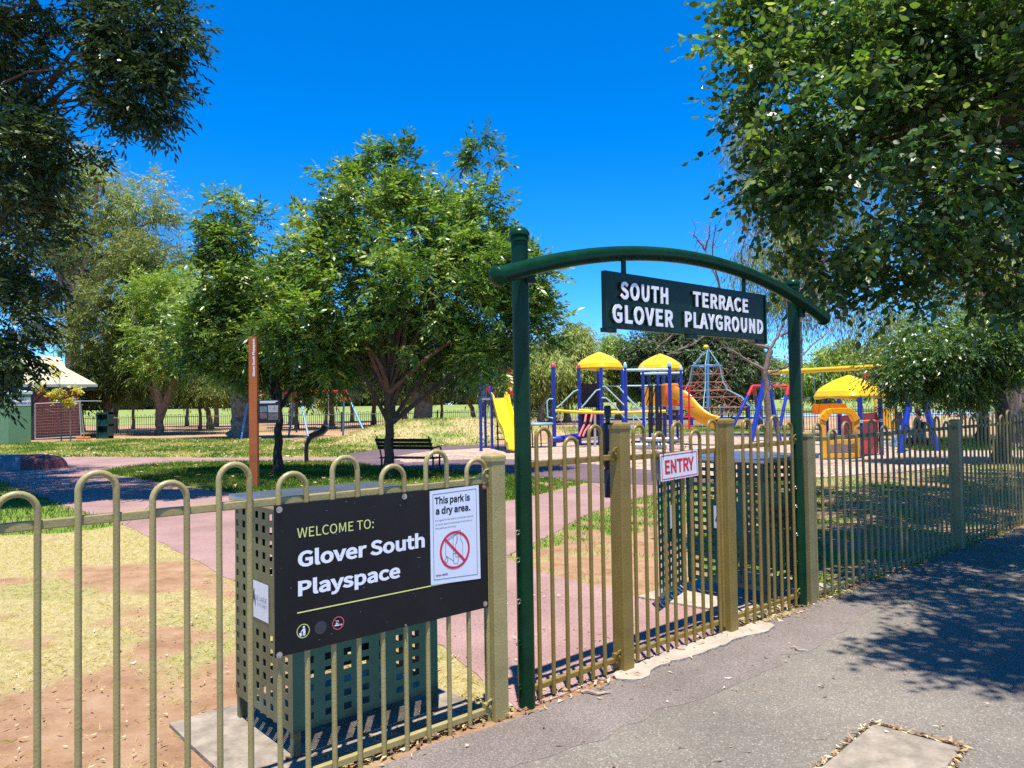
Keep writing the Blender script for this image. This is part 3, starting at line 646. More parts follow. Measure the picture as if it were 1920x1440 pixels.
# service cover in the footpath, stone crumbs, twig
cv = thing('service_cover', 'concrete service cover set in the asphalt footpath at bottom right', 'cover', (*G(1640, 1440)[:2], 0))
c0 = G(1640, 1440)[:2]; q = [G(x, y)[:2] - c0 for x, y in ((1478, 1490), (1636, 1359), (1812, 1407), (1700, 1560))]
mb = MB(); mb.add([(a, c, .0135) for a, c in q], [(0, 1, 2, 3)]); mb.build('frame_gap', mat('dark_gap', (.035, .028, .022), .9, var=.4, scale=40), cv)
cc = sum(q) / 4; mb = MB(); q2 = [cc + (p - cc) * .93 for p in q]; mb.hexa([(a, c, .004) for a, c in q2] + [(a, c, .020) for a, c in q2]); mb.build('slab', M_conc, cv, bevel=.006)
M_twig = mat('dead_wood', (.40, .30, .22), .9, var=.4, scale=40)
def twig(px, lab, L, r, ang, bend=.02):
    p = G(*px); t = thing('twig', lab, 'twig', (p[0], p[1], .012))
    e = np.array([math.cos(ang), math.sin(ang), 0]); b_ = np.array([-e[1], e[0], 0])
    mb = MB(); mb.tube([e * L * (k / 5 - .5) + b_ * bend * math.sin(k * 1.7) + np.array([0, 0, r + .004 * math.sin(k)]) for k in range(6)], [r * .8, r, r * 1.1, r * .9, r * .8, r * .4], 6); mb.build('stem', M_twig, t, smooth=True)
    return t
twig((1117, 1305), 'short pale stick on the asphalt just in front of the short fence bay', .16, .007, -.1)
twig((1497, 1222), 'pale curled bark strip on the asphalt right of the gate', .10, .005, -.75)
# ------------------------------------------------------------------ foliage
M_bark = mat('bark_brown', (.085, .052, .034), .95, var=.45, scale=9, bump=1.0, bscale=22)
M_barkd = mat('bark_dark', (.05, .037, .029), .95, var=.45, scale=9, bump=1.0, bscale=22)
M_barkp = mat('bark_gum', (.36, .27, .20), .85, scale=3.0, col2=(.16, .085, .055), bump=.6, bscale=14)
M_barkg = mat('bark_grey', (.17, .125, .095), .95, var=.5, scale=5, bump=.8, bscale=16)
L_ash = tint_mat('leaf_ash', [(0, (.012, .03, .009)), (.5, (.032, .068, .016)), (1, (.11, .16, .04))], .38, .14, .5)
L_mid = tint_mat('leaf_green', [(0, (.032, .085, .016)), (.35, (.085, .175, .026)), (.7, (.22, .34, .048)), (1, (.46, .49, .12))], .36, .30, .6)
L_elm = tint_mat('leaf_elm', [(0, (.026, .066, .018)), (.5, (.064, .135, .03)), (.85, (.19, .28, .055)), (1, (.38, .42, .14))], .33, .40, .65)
L_gum = tint_mat('leaf_gum', [(0, (.12, .165, .035)), (.5, (.26, .31, .07)), (1, (.44, .45, .16))], .6, .2, .15)
L_gumd = tint_mat('leaf_gum_dark', [(0, (.065, .095, .022)), (.5, (.155, .185, .045)), (1, (.30, .31, .09))], .6, .2, .15)
L_lime = tint_mat('leaf_lime', [(0, (.10, .18, .022)), (.5, (.22, .32, .04)), (1, (.42, .46, .07))], .42, .3, .5)
L_dark = tint_mat('leaf_dark', [(0, (.032, .062, .022)), (.5, (.065, .11, .035)), (1, (.16, .21, .065))], .42, .2, .5)
L_gold = tint_mat('leaf_gold', [(0, (.30, .28, .03)), (.5, (.56, .46, .05)), (1, (.68, .60, .14))], .5, .3, .4)
def unit(a): return a / (np.linalg.norm(a, axis=-1, keepdims=True) + 1e-9)
def blob_points(blobs, n, r, shell=2.4):
    w = np.array([(b[3] * b[4] * b[5]) ** .66 * (b[6] if len(b) > 6 else 1) for b in blobs]); w /= w.sum()
    k = r.choice(len(blobs), n, p=w); B = np.array([b[:6] for b in blobs])[k]
    d = unit(r.normal(size=(n, 3))); rad = r.random((n, 1)) ** (1 / shell)
    return B[:, :3] + d * rad * B[:, 3:6], d, k
def foliage(blobs, n_twigs, m, tl, L, w, seed, droop=.25, up=.25, spread=.8, tilt=.6, twig_mesh=None, per=16, cl=1.15, hexa=False):
    """n_twigs twigs of m leaves; returns leaf quads and their tint"""
    r = np.random.default_rng(seed); nc = max(8, n_twigs // per); oc, dc, k = blob_points(blobs, nc, r)
    ci = r.integers(0, nc, n_twigs); dj = unit(r.normal(size=(n_twigs, 3))) * r.random((n_twigs, 1)) ** .5
    size = tl * cl * (.5 + r.random((nc, 1)))[ci]; rb = np.array([min(b[3:6]) for b in blobs])[k][ci][:, None]
    o = oc[ci] + dj * np.minimum(size, rb * .8) * np.array([1, 1, .7]); d = unit(dc[ci] + dj * .8)
    t = unit(d * .8 + r.normal(size=d.shape) * .5 + np.array([0, 0, up])); t[:, 2] -= droop * .8; t = unit(t)
    side = unit(np.cross(t, np.array([0, 0, 1.0])) + r.normal(size=t.shape) * .12); nrm = unit(np.cross(side, t))
    lt = tl * (0.6 + .8 * r.random((n_twigs, 1)))
    Vs, Ts = [], []
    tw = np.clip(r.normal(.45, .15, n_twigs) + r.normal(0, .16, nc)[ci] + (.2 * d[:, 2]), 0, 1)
    for j in range(m):
        f = (j + .6) / m; sg = 1 if j % 2 else -1
        pos = o + t * lt * f + np.array([0, 0, -1.0]) * (droop * .35 * lt * f * f)
        ld = unit(t * (.55 if j < m - 1 else 1.2) + side * sg * (spread if j < m - 1 else 0) + np.array([0, 0, -droop]) + r.normal(size=t.shape) * .18)
        ln = unit(nrm + r.normal(size=t.shape) * tilt); wd = unit(np.cross(ln, ld))
        LL = L * (0.5 + .95 * r.random((n_twigs, 1))); ww = w * (0.75 + .5 * r.random((n_twigs, 1)))
        if hexa:                                  # ovate leaf, folded a little along the midrib
            up_ = np.cross(wd, ld) * ww * .12
            q = np.stack([pos, pos + ld * LL * .25 + wd * ww * .42 + up_, pos + ld * LL * .55 + wd * ww * .5 + up_, pos + ld * LL * .84 + wd * ww * .24, pos + ld * LL, pos + ld * LL * .84 - wd * ww * .24, pos + ld * LL * .55 - wd * ww * .5 + up_, pos + ld * LL * .25 - wd * ww * .42 + up_], 1)
        else: q = np.stack([pos, pos + ld * LL * .42 + wd * ww * .5, pos + ld * LL, pos + ld * LL * .42 - wd * ww * .5], 1)
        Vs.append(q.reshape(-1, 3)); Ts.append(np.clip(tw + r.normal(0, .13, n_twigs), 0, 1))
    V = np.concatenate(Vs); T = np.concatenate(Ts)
    F = np.arange(len(V)).reshape(-1, 8 if hexa else 4)
    if twig_mesh is not None:
        for i in range(0, n_twigs, max(1, n_twigs // 1500)):
            twig_mesh.tube([o[i] - t[i] * lt[i] * .5, o[i] + t[i] * lt[i] * .9], [.006, .002], 3, cap=False)
    return V, F, T
def limb(a, b, r0, r1, r, sag=.12, k=6, wob=.06):
    a = np.asarray(a, float); b = np.asarray(b, float); L = np.linalg.norm(b - a); pts = []
    off = r.normal(size=3) * L * wob
    for i in range(k + 1):
        f = i / k; p = a + (b - a) * f; p = p + off * math.sin(f * math.pi) + np.array([0, 0, 1.0]) * L * sag * math.sin(f * math.pi); pts.append(p)
    return pts, [r0 + (r1 - r0) * (i / k) ** .8 for i in range(k + 1)]
def tree(name, label, base, trunk, blobs, leaf, seed, n_twigs, m, tl, L, w, barkm, r0, r1, n_limbs=14, group=None, twigs=False, limb_r=.05, **kw):
    """trunk: points relative to base; blobs: (x, y, z, rx, ry, rz) world; parts trunk and crown"""
    r = np.random.default_rng(seed); base = np.asarray(base, float)
    t = thing(name, label, 'tree', base, 0, group)
    mb = MB(); tp_ = [np.asarray(p, float) for p in trunk]; fine = []; k = len(tp_)
    for i in range(k - 1):
        for q in range(4): f = q / 4; fine.append(tp_[i] * (1 - f) + tp_[i + 1] * f + r.normal(size=3) * r0 * .12)
    fine.append(tp_[-1]); rr = [r0 + (r1 - r0) * i / (len(fine) - 1) for i in range(len(fine))]; rr[0] *= 1.5; rr[1] *= 1.12
    mb.tube(fine, rr, 12)
    B = [np.array(b) for b in blobs]; top = tp_[-1]; loc_b = [(b[:3] - base, b[3:6]) for b in B]; wts = [b[6] if len(b) > 6 else 1.0 for b in B]
    for i in range(n_limbs):
        c, ra = loc_b[i % len(loc_b)]; tgt = c + r.normal(size=3) * ra * (.28 if i >= len(loc_b) else .1)
        st = fine[int(len(fine) * (.72 + .27 * r.random())) - 1] if r.random() < .6 else top
        lr = limb_r * (.55 + .9 * r.random()); pts, rad = limb(st, st + (tgt - st) * .93, lr, lr * .07, r)
        mb.tube(pts, rad, 7)
        for q in range(2):
            s0 = pts[2 + q * 2]; tg2 = s0 + (tgt - s0) * .5 + r.normal(size=3) * ra * .5; p2, r2 = limb(s0, tg2, lr * .5, lr * .12, r, k=4); mb.tube(p2, r2, 5)
    tm = MB() if twigs else None
    lb = [tuple(c) + tuple(ra) + (w_,) for (c, ra), w_ in zip(loc_b, wts)]
    V, F, T = foliage(lb, n_twigs, m, tl, L, w, seed + 1, twig_mesh=tm, **kw)
    if tm is not None: mb.v, mb.f, mb.m = mb.v + tm.v, mb.f + [tuple(i + len(mb.v) for i in f) for f in tm.f], mb.m + tm.m
    mb.build('trunk', barkm, t, smooth=True)
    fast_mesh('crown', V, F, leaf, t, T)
    return t
def PB(lst, Y):
    """crown lobes given as (pixel x, pixel y, pixel rx, pixel ry[, depth offset[, depth radius]])"""
    r = []
    for b in lst:
        dy = b[4] if len(b) > 4 else 0; yy = Y + dy; c = P(b[0], b[1], yy); k = yy / FPX
        r.append((*c, b[2] * k, b[5] if len(b) > 5 else (b[2] + b[3]) * .5 * k, b[3] * k))
    return r
# the middle tree with its forked red-brown trunk
b0 = G(729, 893); Yt = b0[1]
fork = P(728, 738, Yt) - b0
t1 = tree('shade_tree', 'leafy round-crowned tree with a forked brown trunk in front of the park bench', b0, [(0, 0, 0), fork * .5 + np.array([.02, 0, 0]), fork],
     PB([(760, 520, 190, 165), (735, 400, 130, 75), (750, 325, 26, 48, 0, .35), (747, 275, 15, 22, 0, .2), (684, 335, 28, 40, .2, .4), (681, 296, 14, 16, .2, .2), (595, 360, 24, 40, -.3, .4), (640, 350, 40, 40), (902, 290, 34, 24, .3, .4), (896, 258, 16, 14, .3, .25), (905, 385, 26, 55, .2, .4), (868, 445, 85, 85, .6), (835, 385, 40, 35),
         (575, 470, 65, 75, .4), (560, 610, 95, 85, -.6), (950, 590, 85, 100, .4), (1005, 505, 38, 42, .6), (1010, 600, 42, 50, .5), (700, 640, 90, 40, 1.2), (830, 650, 90, 50, 1.0), (915, 660, 60, 50, -.3), (625, 660, 60, 60), (930, 500, 60, 70, .5)], Yt),
     L_mid, 11, 9000, 9, .34, .145, .052, M_bark, .115, .085, n_limbs=18, twigs=True, limb_r=.055, droop=.3, up=.35)
# limbs that show under its crown
r_ = np.random.default_rng(3); mb = MB()
for (x, y, dy) in ((690, 650, -.3), (660, 575, -.4), (745, 610, .2), (735, 520, 0), (800, 670, -.2), (845, 640, -.4), (745, 450, .3)):
    pts, rad = limb(fork, P(x, y, Yt + dy) - b0, .07, .03, r_, sag=.03, wob=.04); mb.tube(pts, rad, 8)
mb.build('limb', mat('bark_red', (.15, .075, .048), .95, var=.4, scale=9, bump=.8, bscale=25), t1, smooth=True)
b2 = G(519, 889)
tree('shade_tree', 'smaller leafy tree with a slim dark trunk right of the orange totem', b2, [(0, 0, 0), (.06, 0, 1.0), (.05, .05, 2.0)],
     PB([(430, 450, 58, 50), (392, 468, 26, 34), (435, 395, 30, 26), (470, 415, 24, 24), (450, 540, 75, 65), (510, 635, 115, 80), (600, 680, 85, 55), (410, 600, 75, 65), (470, 685, 85, 40), (540, 560, 60, 60), (345, 620, 45, 60)], b2[1] + .3),
     L_mid, 21, 3900, 9, .36, .145, .052, M_barkd, .115, .07, n_limbs=14, twigs=True, limb_r=.045, droop=.3, up=.3)
# ash on the near left (trunk outside the picture)
bl = np.array([-11.2, 13.2, 0])
AB = PB([(-20, 90, 70, 150), (10, 330, 72, 120), (60, 480, 78, 90, .5), (10, 590, 90, 70), (262, 70, 92, 75), (285, 165, 62, 62), (205, 50, 30, 70), (215, 235, 42, 55), (322, 200, 30, 28), (118, 515, 26, 36), (30, 655, 45, 50), (50, 265, 50, 70), (240, 170, 60, 60), (110, 275, 34, 24), (325, 60, 36, 55), (130, 5, 130, 20), (-60, 700, 60, 60)], 12.6)
AB += [(-7.5, 13.5, 11.4, 2.6, 2.4, 1.5, .6), (-12.4, 13.5, 9.5, 3, 3, 2.5, .4), (-11, 15, 6.5, 2.2, 2.2, 1.6, .5), (-11.5, 12, 6, 2, 2, 2, .4), (-12.9, 18.6, 7.4, 1.7, 2.0, 1.2, .9), (-11.6, 16.4, 7.2, 1.5, 1.5, .9, .8)]
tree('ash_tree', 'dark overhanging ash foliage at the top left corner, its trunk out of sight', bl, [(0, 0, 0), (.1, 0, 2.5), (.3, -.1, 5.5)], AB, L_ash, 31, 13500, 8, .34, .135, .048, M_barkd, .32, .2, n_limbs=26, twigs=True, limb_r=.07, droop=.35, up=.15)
# elm on the near right
br = np.array([8.6, 7.2, 0])
EB = PB([(1700, 280, 260, 230), (1530, 150, 160, 130), (1410, 40, 100, 46), (1470, 90, 80, 60), (1420, 250, 60, 32, .3), (1380, 105, 40, 14), (1375, 335, 36, 10), (1560, 420, 105, 105), (1640, 540, 110, 62), (1800, 530, 150, 60), (1880, 300, 160, 260), (1590, 30, 200, 70), (1450, 185, 90, 60), (1500, 330, 80, 70), (1760, 60, 220, 110), (1510, 510, 36, 30)], 7.2)
EB += [(3.9, 3.1, 5.8, 1.5, 1.0, .5, 2.2), (3.45, 4.3, 6.2, 1.0, .9, .45, 2.0), (5.8, 3.4, 6.0, 2.0, 1.8, .7, 2.0), (4.9, 4.8, 6.8, 1.9, 1.5, .6, 1.8), (5.2, 8.9, 6.3, 1.9, 1.3, .7, 1.9), (7.0, 11.0, 6.4, 2.2, 1.6, .8, 1.5), (9.8, 13, 6.5, 2.4, 2, 1, 1.0), (7.6, 5.6, 7.2, 2.6, 2.6, 1.2, 1.2), (9.5, 9.5, 6.5, 3.0, 3.2, 1.6, .8), (7.6, 9.8, 6.0, 2.2, 2.0, 1.0, 1.0)]
tree('elm_tree', 'big overhanging broad-leaved tree at the top right, throwing dappled shade on the footpath', br, [(0, 0, 0), (-.1, 0, 1.8), (-.5, -.1, 3.4)], EB, L_elm, 41, 19500, 8, .38, .079, .051, M_bark, .36, .24, n_limbs=34, twigs=True, hexa=True, per=20, cl=.85, limb_r=.055, droop=.3, up=.1, spread=.75, tilt=.75)
# ---- trees beyond
def gum(label, px, basey, trunk_px, lobes, leafm, seed, n, r0=.3, r1=.15, bark=None, Y=None, m=7, L=.32, w=.06, tl=.8, name='gum_tree', group=None, droop=.8, n_limbs=16, limb_r=.1, cl=1.15):
    Y = Y or G(px, basey)[1]; p = P(px, basey, Y); p[2] = float(mound(p[0], p[1]))
    tr = [P(x, y, Y + (q[0] if q else 0)) - p for x, y, *q in trunk_px]; tr[0] = np.array([0, 0, -.05])
    return tree(name, label, p, tr, PB(lobes, Y), leafm, seed, n, m, tl, L, w, bark or M_barkp, r0, r1, n_limbs=n_limbs, group=group, limb_r=limb_r, droop=droop, up=.1, spread=.55, tilt=.9, cl=cl)
gum('tall pale-barked gum tree rising behind the brick toilet block', 137, 822, [(137, 822), (136, 700), (140, 600), (150, 545)], [(200, 380, 120, 70), (120, 350, 60, 50), (280, 400, 60, 70), (150, 450, 100, 60), (80, 430, 60, 70), (230, 470, 90, 50), (60, 530, 60, 80), (310, 450, 30, 50), (160, 320, 60, 36), (90, 600, 40, 40)], L_gum, 51, 4200, .62, .36, Y=58, m=7, L=.40, w=.085, tl=.9, droop=.45, cl=1.0, limb_r=.26, n_limbs=26)
gum('dense olive tree right of the toilet block, several leaning trunks', 205, 815, [(205, 815), (200, 760), (215, 690)], [(240, 560, 95, 80), (200, 640, 70, 80), (290, 620, 60, 90), (300, 500, 45, 50), (230, 480, 50, 40), (180, 700, 50, 50), (260, 700, 80, 40)], L_gumd, 52, 6200, .3, .2, Y=51.5, L=.36, w=.08, tl=.8, droop=.45, cl=1.0, limb_r=.14)
gum('yellow-green tree with a trunk forking low, behind the far green bin', 300, 812, [(300, 812), (298, 790), (302, 772)], [(330, 560, 60, 55), (290, 610, 45, 60), (350, 640, 60, 60), (310, 680, 60, 40), (270, 560, 30, 36)], L_lime, 53, 4200, .26, .22, bark=M_barkg, Y=49, m=8, L=.26, w=.07, tl=.7, droop=.35, limb_r=.2, n_limbs=14)
gum('old thick-trunked tree just left of the orange totem', 451, 822, [(451, 822), (452, 760), (450, 700), (455, 650)], [(440, 620, 100, 70), (400, 560, 70, 60), (500, 590, 90, 80), (410, 530, 40, 30), (470, 690, 90, 30)], L_lime, 54, 4600, .52, .46, bark=M_barkg, Y=41.4, m=8, L=.27, w=.075, tl=.7, droop=.35, limb_r=.2, n_limbs=18)
gum('old thick-trunked tree on the rise behind the park bench', 790, 797, [(790, 797), (790, 750), (790, 690)], [(800, 680, 110, 50), (730, 670, 60, 45), (880, 680, 70, 45), (800, 620, 120, 60)], L_dark, 55, 5200, .62, .5, bark=M_barkg, Y=48, m=8, L=.28, w=.085, tl=.8, droop=.4, limb_r=.2, n_limbs=18)
gum('round dark green tree behind the yellow-roofed climbing towers', 1262, 790, [(1262, 790), (1262, 740), (1264, 690)], [(1290, 665, 120, 52), (1220, 660, 60, 45), (1370, 675, 60, 60), (1330, 720, 90, 40), (1250, 715, 70, 30), (1310, 630, 80, 24)], L_dark, 56, 8200, .5, .35, bark=M_barkg, Y=72, m=8, L=.40, w=.12, tl=.9, droop=.4, limb_r=.2)
gum('feathery olive gum tree between the left arch post and the first yellow roof', 1063, 790, [(1063, 790), (1062, 740), (1068, 690)], [(1075, 660, 34, 46), (1045, 700, 40, 40), (1020, 740, 30, 30), (1090, 710, 30, 36), (1080, 630, 18, 18)], L_gum, 57, 4600, .28, .16, Y=66, L=.36, w=.075, tl=1.0, limb_r=.1)
gum('yellow-green tree between the two yellow tower roofs', 1160, 790, [(1160, 790), (1160, 740), (1163, 700)], [(1160, 670, 34, 40), (1140, 700, 26, 30), (1185, 700, 30, 40), (1150, 640, 16, 14)], L_lime, 58, 2800, .28, .16, Y=74, L=.34, w=.09, tl=.9, limb_r=.1)
gum('golden olive tree between the right arch post and the cubby roof', 1545, 780, [(1545, 780), (1545, 740), (1550, 700)], [(1560, 690, 50, 40), (1600, 665, 40, 30), (1530, 720, 40, 30), (1500, 700, 30, 40), (1630, 700, 40, 40)], L_lime, 59, 3800, .3, .2, Y=92, L=.44, w=.12, tl=1.0, limb_r=.14)
gum('tall weeping gum tree behind the right arch post, half hidden by the overhanging elm', 1497, 830, [(1497, 830), (1496, 640), (1490, 540), (1470, 400)], [(1400, 240, 44, 60), (1385, 190, 24, 26), (1440, 480, 60, 70), (1480, 330, 90, 110), (1550, 480, 90, 90), (1600, 300, 120, 120), (1650, 600, 90, 60), (1490, 560, 50, 60), (1700, 640, 60, 50)], L_gum, 60, 6800, .2, .12, Y=33, m=8, L=.24, w=.035, tl=.85, limb_r=.12, n_limbs=26, droop=1.3)
gum('leafy tree with a dark trunk at the right edge, hanging over the long fence', 1878, 868, [(1878, 868), (1880, 790), (1874, 720), (1862, 660)], [(1800, 650, 110, 60), (1720, 690, 70, 40), (1700, 720, 50, 26), (1880, 640, 90, 60), (1780, 720, 60, 30), (1870, 690, 70, 30), (1830, 730, 40, 20)], L_elm, 61, 6500, .19, .12, bark=M_barkd, Y=18.5, m=8, L=.105, w=.038, tl=.36, name='shade_tree', droop=.5, limb_r=.06, n_limbs=18)
gum('broad pale-trunked gum at the far right edge of the picture', 1908, 858, [(1912, 858), (1904, 780), (1898, 700), (1885, 560)], [(1860, 420, 160, 140), (1950, 500, 140, 160), (1800, 560, 100, 60)], L_gum, 62, 3000, .52, .36, Y=24, L=.2, w=.04, tl=.7, limb_r=.14)
gum('slim dark-trunked tree left of the dark trunk near the right edge', 1842, 835, [(1842, 835), (1843, 780), (1836, 735)], [(1830, 710, 50, 26), (1790, 715, 46, 22)], L_dark, 63, 1300, .2, .15, bark=M_barkd, Y=27, L=.14, w=.05, tl=.4, name='shade_tree', droop=.5, limb_r=.06)
# thin gums standing in the bare ground behind the back fence: one tree copied, each trunk leaning its own way
tg = gum('thin crooked gum tree standing in bare ground behind the back fence', 740, 792, [(740, 792), (738, 760), (746, 725), (744, 700)], [(745, 690, 50, 30), (720, 700, 30, 24), (775, 695, 30, 26), (748, 665, 30, 20)], L_gumd, 71, 1900, .16, .10, bark=M_barkg, Y=62, L=.36, w=.07, tl=.8, limb_r=.07, group='thin gums behind the back fence')
tg2 = gum('thin crooked gum tree standing in bare ground behind the back fence', 890, 790, [(890, 790), (885, 765), (870, 735), (880, 705)], [(875, 690, 44, 30), (905, 700, 34, 26), (900, 725, 24, 14)], L_gum, 72, 1700, .2, .11, bark=M_barkp, Y=60, L=.34, w=.07, tl=.8, limb_r=.09, group='thin gums behind the back fence')
rr_ = np.random.default_rng(5)
for i, (x, Y) in enumerate(((215, 56), (250, 66), (375, 58), (395, 62), (405, 70), (556, 57), (610, 72), (622, 58), (700, 66), (760, 57), (828, 64), (905, 66), (930, 58), (950, 68), (985, 64), (1010, 60), (1035, 70), (1120, 84), (545, 74), (660, 80), (350, 76))):
    o = copy_tree(tg if i % 3 else tg2); p = P(x, 765, Y); o.location = (p[0], p[1], 0); o.rotation_euler = (0, 0, rr_.uniform(0, 6.28)); sc = rr_.uniform(.8, 1.35); o.scale = (sc, sc, sc * rr_.uniform(.85, 1.15))
# far belt of trees round the playing field
far_a = gum('dark olive tree in the far belt beyond the playing field', 650, 765, [(650, 765), (650, 745)], [(650, 730, 36, 24), (630, 742, 26, 18), (672, 740, 28, 20), (655, 712, 20, 14)], L_gumd, 81, 1500, .5, .4, bark=M_barkg, Y=268, m=6, L=1.3, w=.5, tl=2.4, droop=.5, limb_r=.3, n_limbs=6, group='far tree belt')
far_b = gum('dark olive tree in the far belt beyond the playing field', 500, 765, [(500, 765), (500, 745)], [(500, 726, 30, 30), (482, 742, 24, 20), (520, 738, 26, 24)], L_dark, 82, 1500, .5, .4, bark=M_barkg, Y=272, m=6, L=1.3, w=.5, tl=2.4, droop=.5, limb_r=.3, n_limbs=6, group='far tree belt')
for i in range(40):
    x = -60 + i * 52; Y = 268 + rr_.uniform(-8, 30)
    o = copy_tree(far_a if i % 2 else far_b); p = P(x, 760, Y); o.location = (p[0] + rr_.uniform(-3, 3), p[1], 2.0); o.rotation_euler = (0, 0, rr_.uniform(0, 6.28)); s = rr_.uniform(.75, 1.25); o.scale = (s * 1.15, s * 1.15, s)
# bare twisted tree behind the arch
pb = G(1441, 868); Yb = pb[1]
bt = thing('bare_tree', 'bare twisted leafless tree behind the right end of the name board', 'tree', pb)
mb = MB(); q = lambda x, y, d=0: P(x, y, Yb + d) - pb
r_ = np.random.default_rng(12)
def chain(pts, ra, rb, n=8):
    f = []
    for i in range(len(pts) - 1):
        for k in range(4): f.append(np.array(pts[i]) * (1 - k / 4) + np.array(pts[i + 1]) * k / 4 + r_.normal(size=3) * .012)
    f.append(np.array(pts[-1])); mb.tube(f, [ra + (rb - ra) * i / (len(f) - 1) for i in range(len(f))], n); return f
chain([q(1441, 868), q(1442, 800), q(1438, 740), q(1434, 695), q(1444, 655)], .095, .06, 10)
br_list = [[(1444, 655), (1415, 645), (1380, 632), (1340, 620), (1300, 606)], [(1434, 695), (1400, 675), (1370, 655), (1330, 625)], [(1444, 655), (1462, 625), (1475, 590), (1470, 540), (1440, 480), (1400, 430)], [(1462, 632), (1490, 610), (1530, 560)], [(1438, 700), (1470, 690), (1510, 660), (1570, 605)], [(1470, 560), (1500, 540), (1540, 548)],
           [(1415, 645), (1410, 600), (1395, 540), (1390, 470), (1412, 385)], [(1380, 632), (1372, 590), (1350, 540), (1322, 470), (1318, 455)], [(1340, 620), (1320, 590), (1290, 560)], [(1395, 540), (1405, 480), (1425, 400)], [(1350, 540), (1335, 480), (1342, 420)], [(1475, 590), (1500, 590), (1560, 588)], [(1370, 655), (1376, 690), (1360, 705)], [(1330, 625), (1290, 650), (1250, 665)], [(1438, 740), (1450, 720), (1460, 712)], [(1300, 606), (1270, 620), (1230, 655)], [(1400, 430), (1390, 410), (1380, 390)], [(1322, 470), (1310, 450), (1300, 440)], [(1322, 470), (1330, 440), (1332, 425)]]
for i, bl_ in enumerate(br_list):
    d = r_.uniform(-.8, .8); pts = [q(x, y, d * k / (len(bl_) - 1) if k else 0) for k, (x, y) in enumerate(bl_)]
    th = .045 if i < 5 else .028
    f = chain(pts, th, .010, 6)
    for k in range(7):
        s = f[r_.integers(len(f) // 3, len(f))]; e = s + unit(r_.normal(size=3) + np.array([0, 0, .5])) * r_.uniform(.25, .7)
        mid = (s + e) / 2 + r_.normal(size=3) * .05; mb.tube([s, mid, e], [.010, .007, .004], 4, cap=False)
mb.build('trunk', mat('bark_bare', (.20, .145, .115), .9, var=.4, scale=6, bump=.6, bscale=20), bt, smooth=True)
# staked golden sapling in front of the toilet block
ps = G(115, 829); sp = thing('sapling', 'young golden-leaved sapling tied beside a stake in front of the brick wall', 'tree', ps)
k_ = ps[1]; mb = MB(); qs = lambda x, y, d=0: P(x, y, k_ + d) - ps
mb.tube([qs(115, 829), qs(115, 790), qs(114, 755), qs(112, 715), qs(109, 690)], [.04, .035, .03, .02, .008], 7)
for x, y in ((78, 732), (140, 725), (62, 766), (90, 742), (135, 748), (100, 715), (125, 740)): mb.tube([qs(114, y + 12), qs((x + 114) / 2, y + 2, .2), qs(x, y)], [.018, .012, .006], 5)
mb.build('trunk', M_barkg, sp, smooth=True)
mb = MB(); mb.box((.48, 0, .8), (.06, .06, 1.6)); mb.build('stake', M_barkg, sp)
V, F, T = foliage([tuple(np.array(b[:3]) - ps) + b[3:] for b in PB([(110, 712, 12, 20), (100, 735, 26, 12), (85, 730, 16, 8), (135, 730, 18, 9), (112, 748, 18, 9), (75, 767, 18, 8), (110, 690, 5, 14), (145, 722, 8, 6), (122, 742, 14, 9)], k_)], 170, 6, .32, .13, .09, 90, droop=.2)
fast_mesh('crown', V, F, L_gold, sp, T)

# ------------------------------------------------------------------ grass, litter
M_blade = tint_mat('grass_blade', [(0, (.05, .11, .012)), (.35, (.15, .25, .026)), (.6, (.34, .36, .07)), (.8, (.52, .43, .15)), (1, (.64, .54, .27))], .6, .25, .25)
def blades(name, pl, n, h, w, seed, lean=.5, dens=0.0):
    r = np.random.default_rng(seed); p = np.array(pl); lo, hi = p.min(0), p.max(0); lo = np.maximum(lo, [-32, 1.2]); hi = np.minimum(hi, [22, 60])
    # density falls with distance so near ground gets most blades
    yy = lo[1] * (hi[1] / lo[1]) ** r.random(n * 3); xx = r.uniform(lo[0], hi[0], n * 3)
    ok = in_poly(xx, yy, pl) & (np.abs(xx) < yy * .75 + .6); xx, yy = xx[ok], yy[ok]; g, d = masks(xx, yy)
    ok = r.random(len(xx)) < np.clip(g * 1.2 - dens, 0.06, 1); xx, yy, d = xx[ok][:n], yy[ok][:n], d[ok][:n]; k = len(xx)
    z = mound(xx, yy); o = np.stack([xx, yy, z], 1); far = np.clip(yy / 7, 1, 2.6)[:, None]
    a = r.uniform(0, 6.28, k); e = np.stack([np.cos(a), np.sin(a), np.zeros(k)], 1); hh = h * (.5 + r.random((k, 1))) * far ** .5
    ln = unit(np.stack([r.normal(size=k), r.normal(size=k), np.zeros(k)], 1)) * lean * hh * (.4 + r.random((k, 1)))
    ww = w * far * .5; tip = o + ln + np.array([0, 0, 1]) * hh; mid = o + ln * .35 + np.array([0, 0, 1]) * hh * .6
    V = np.stack([o - e * ww, o + e * ww, mid + e * ww * .7, tip, mid - e * ww * .7], 1).reshape(-1, 3)
    return kind(fast_mesh(name, V, np.arange(len(V)).reshape(-1, 5), M_blade, None, np.clip(d * .85 + r.normal(.02, .14, k), 0, 1)), 'stuff')
blades('dry_grass', FRONTLAWN, 90000, .017, .0035, 1, 2.3, .05)
blades('grass', ISLAND, 46000, .045, .006, 2, .7)
blades('grass', TRIANGLE, 8000, .045, .006, 3, .7)
blades('grass', WEDGE, 16000, .03, .005, 4, .9, .1)
blades('grass', SHADEGRASS, 16000, .035, .005, 5, .9, .1)
blades('grass', LAWN, 60000, .05, .010, 6, .8)
blades('grass', BACKGRASS, 6000, .06, .012, 8, .6)
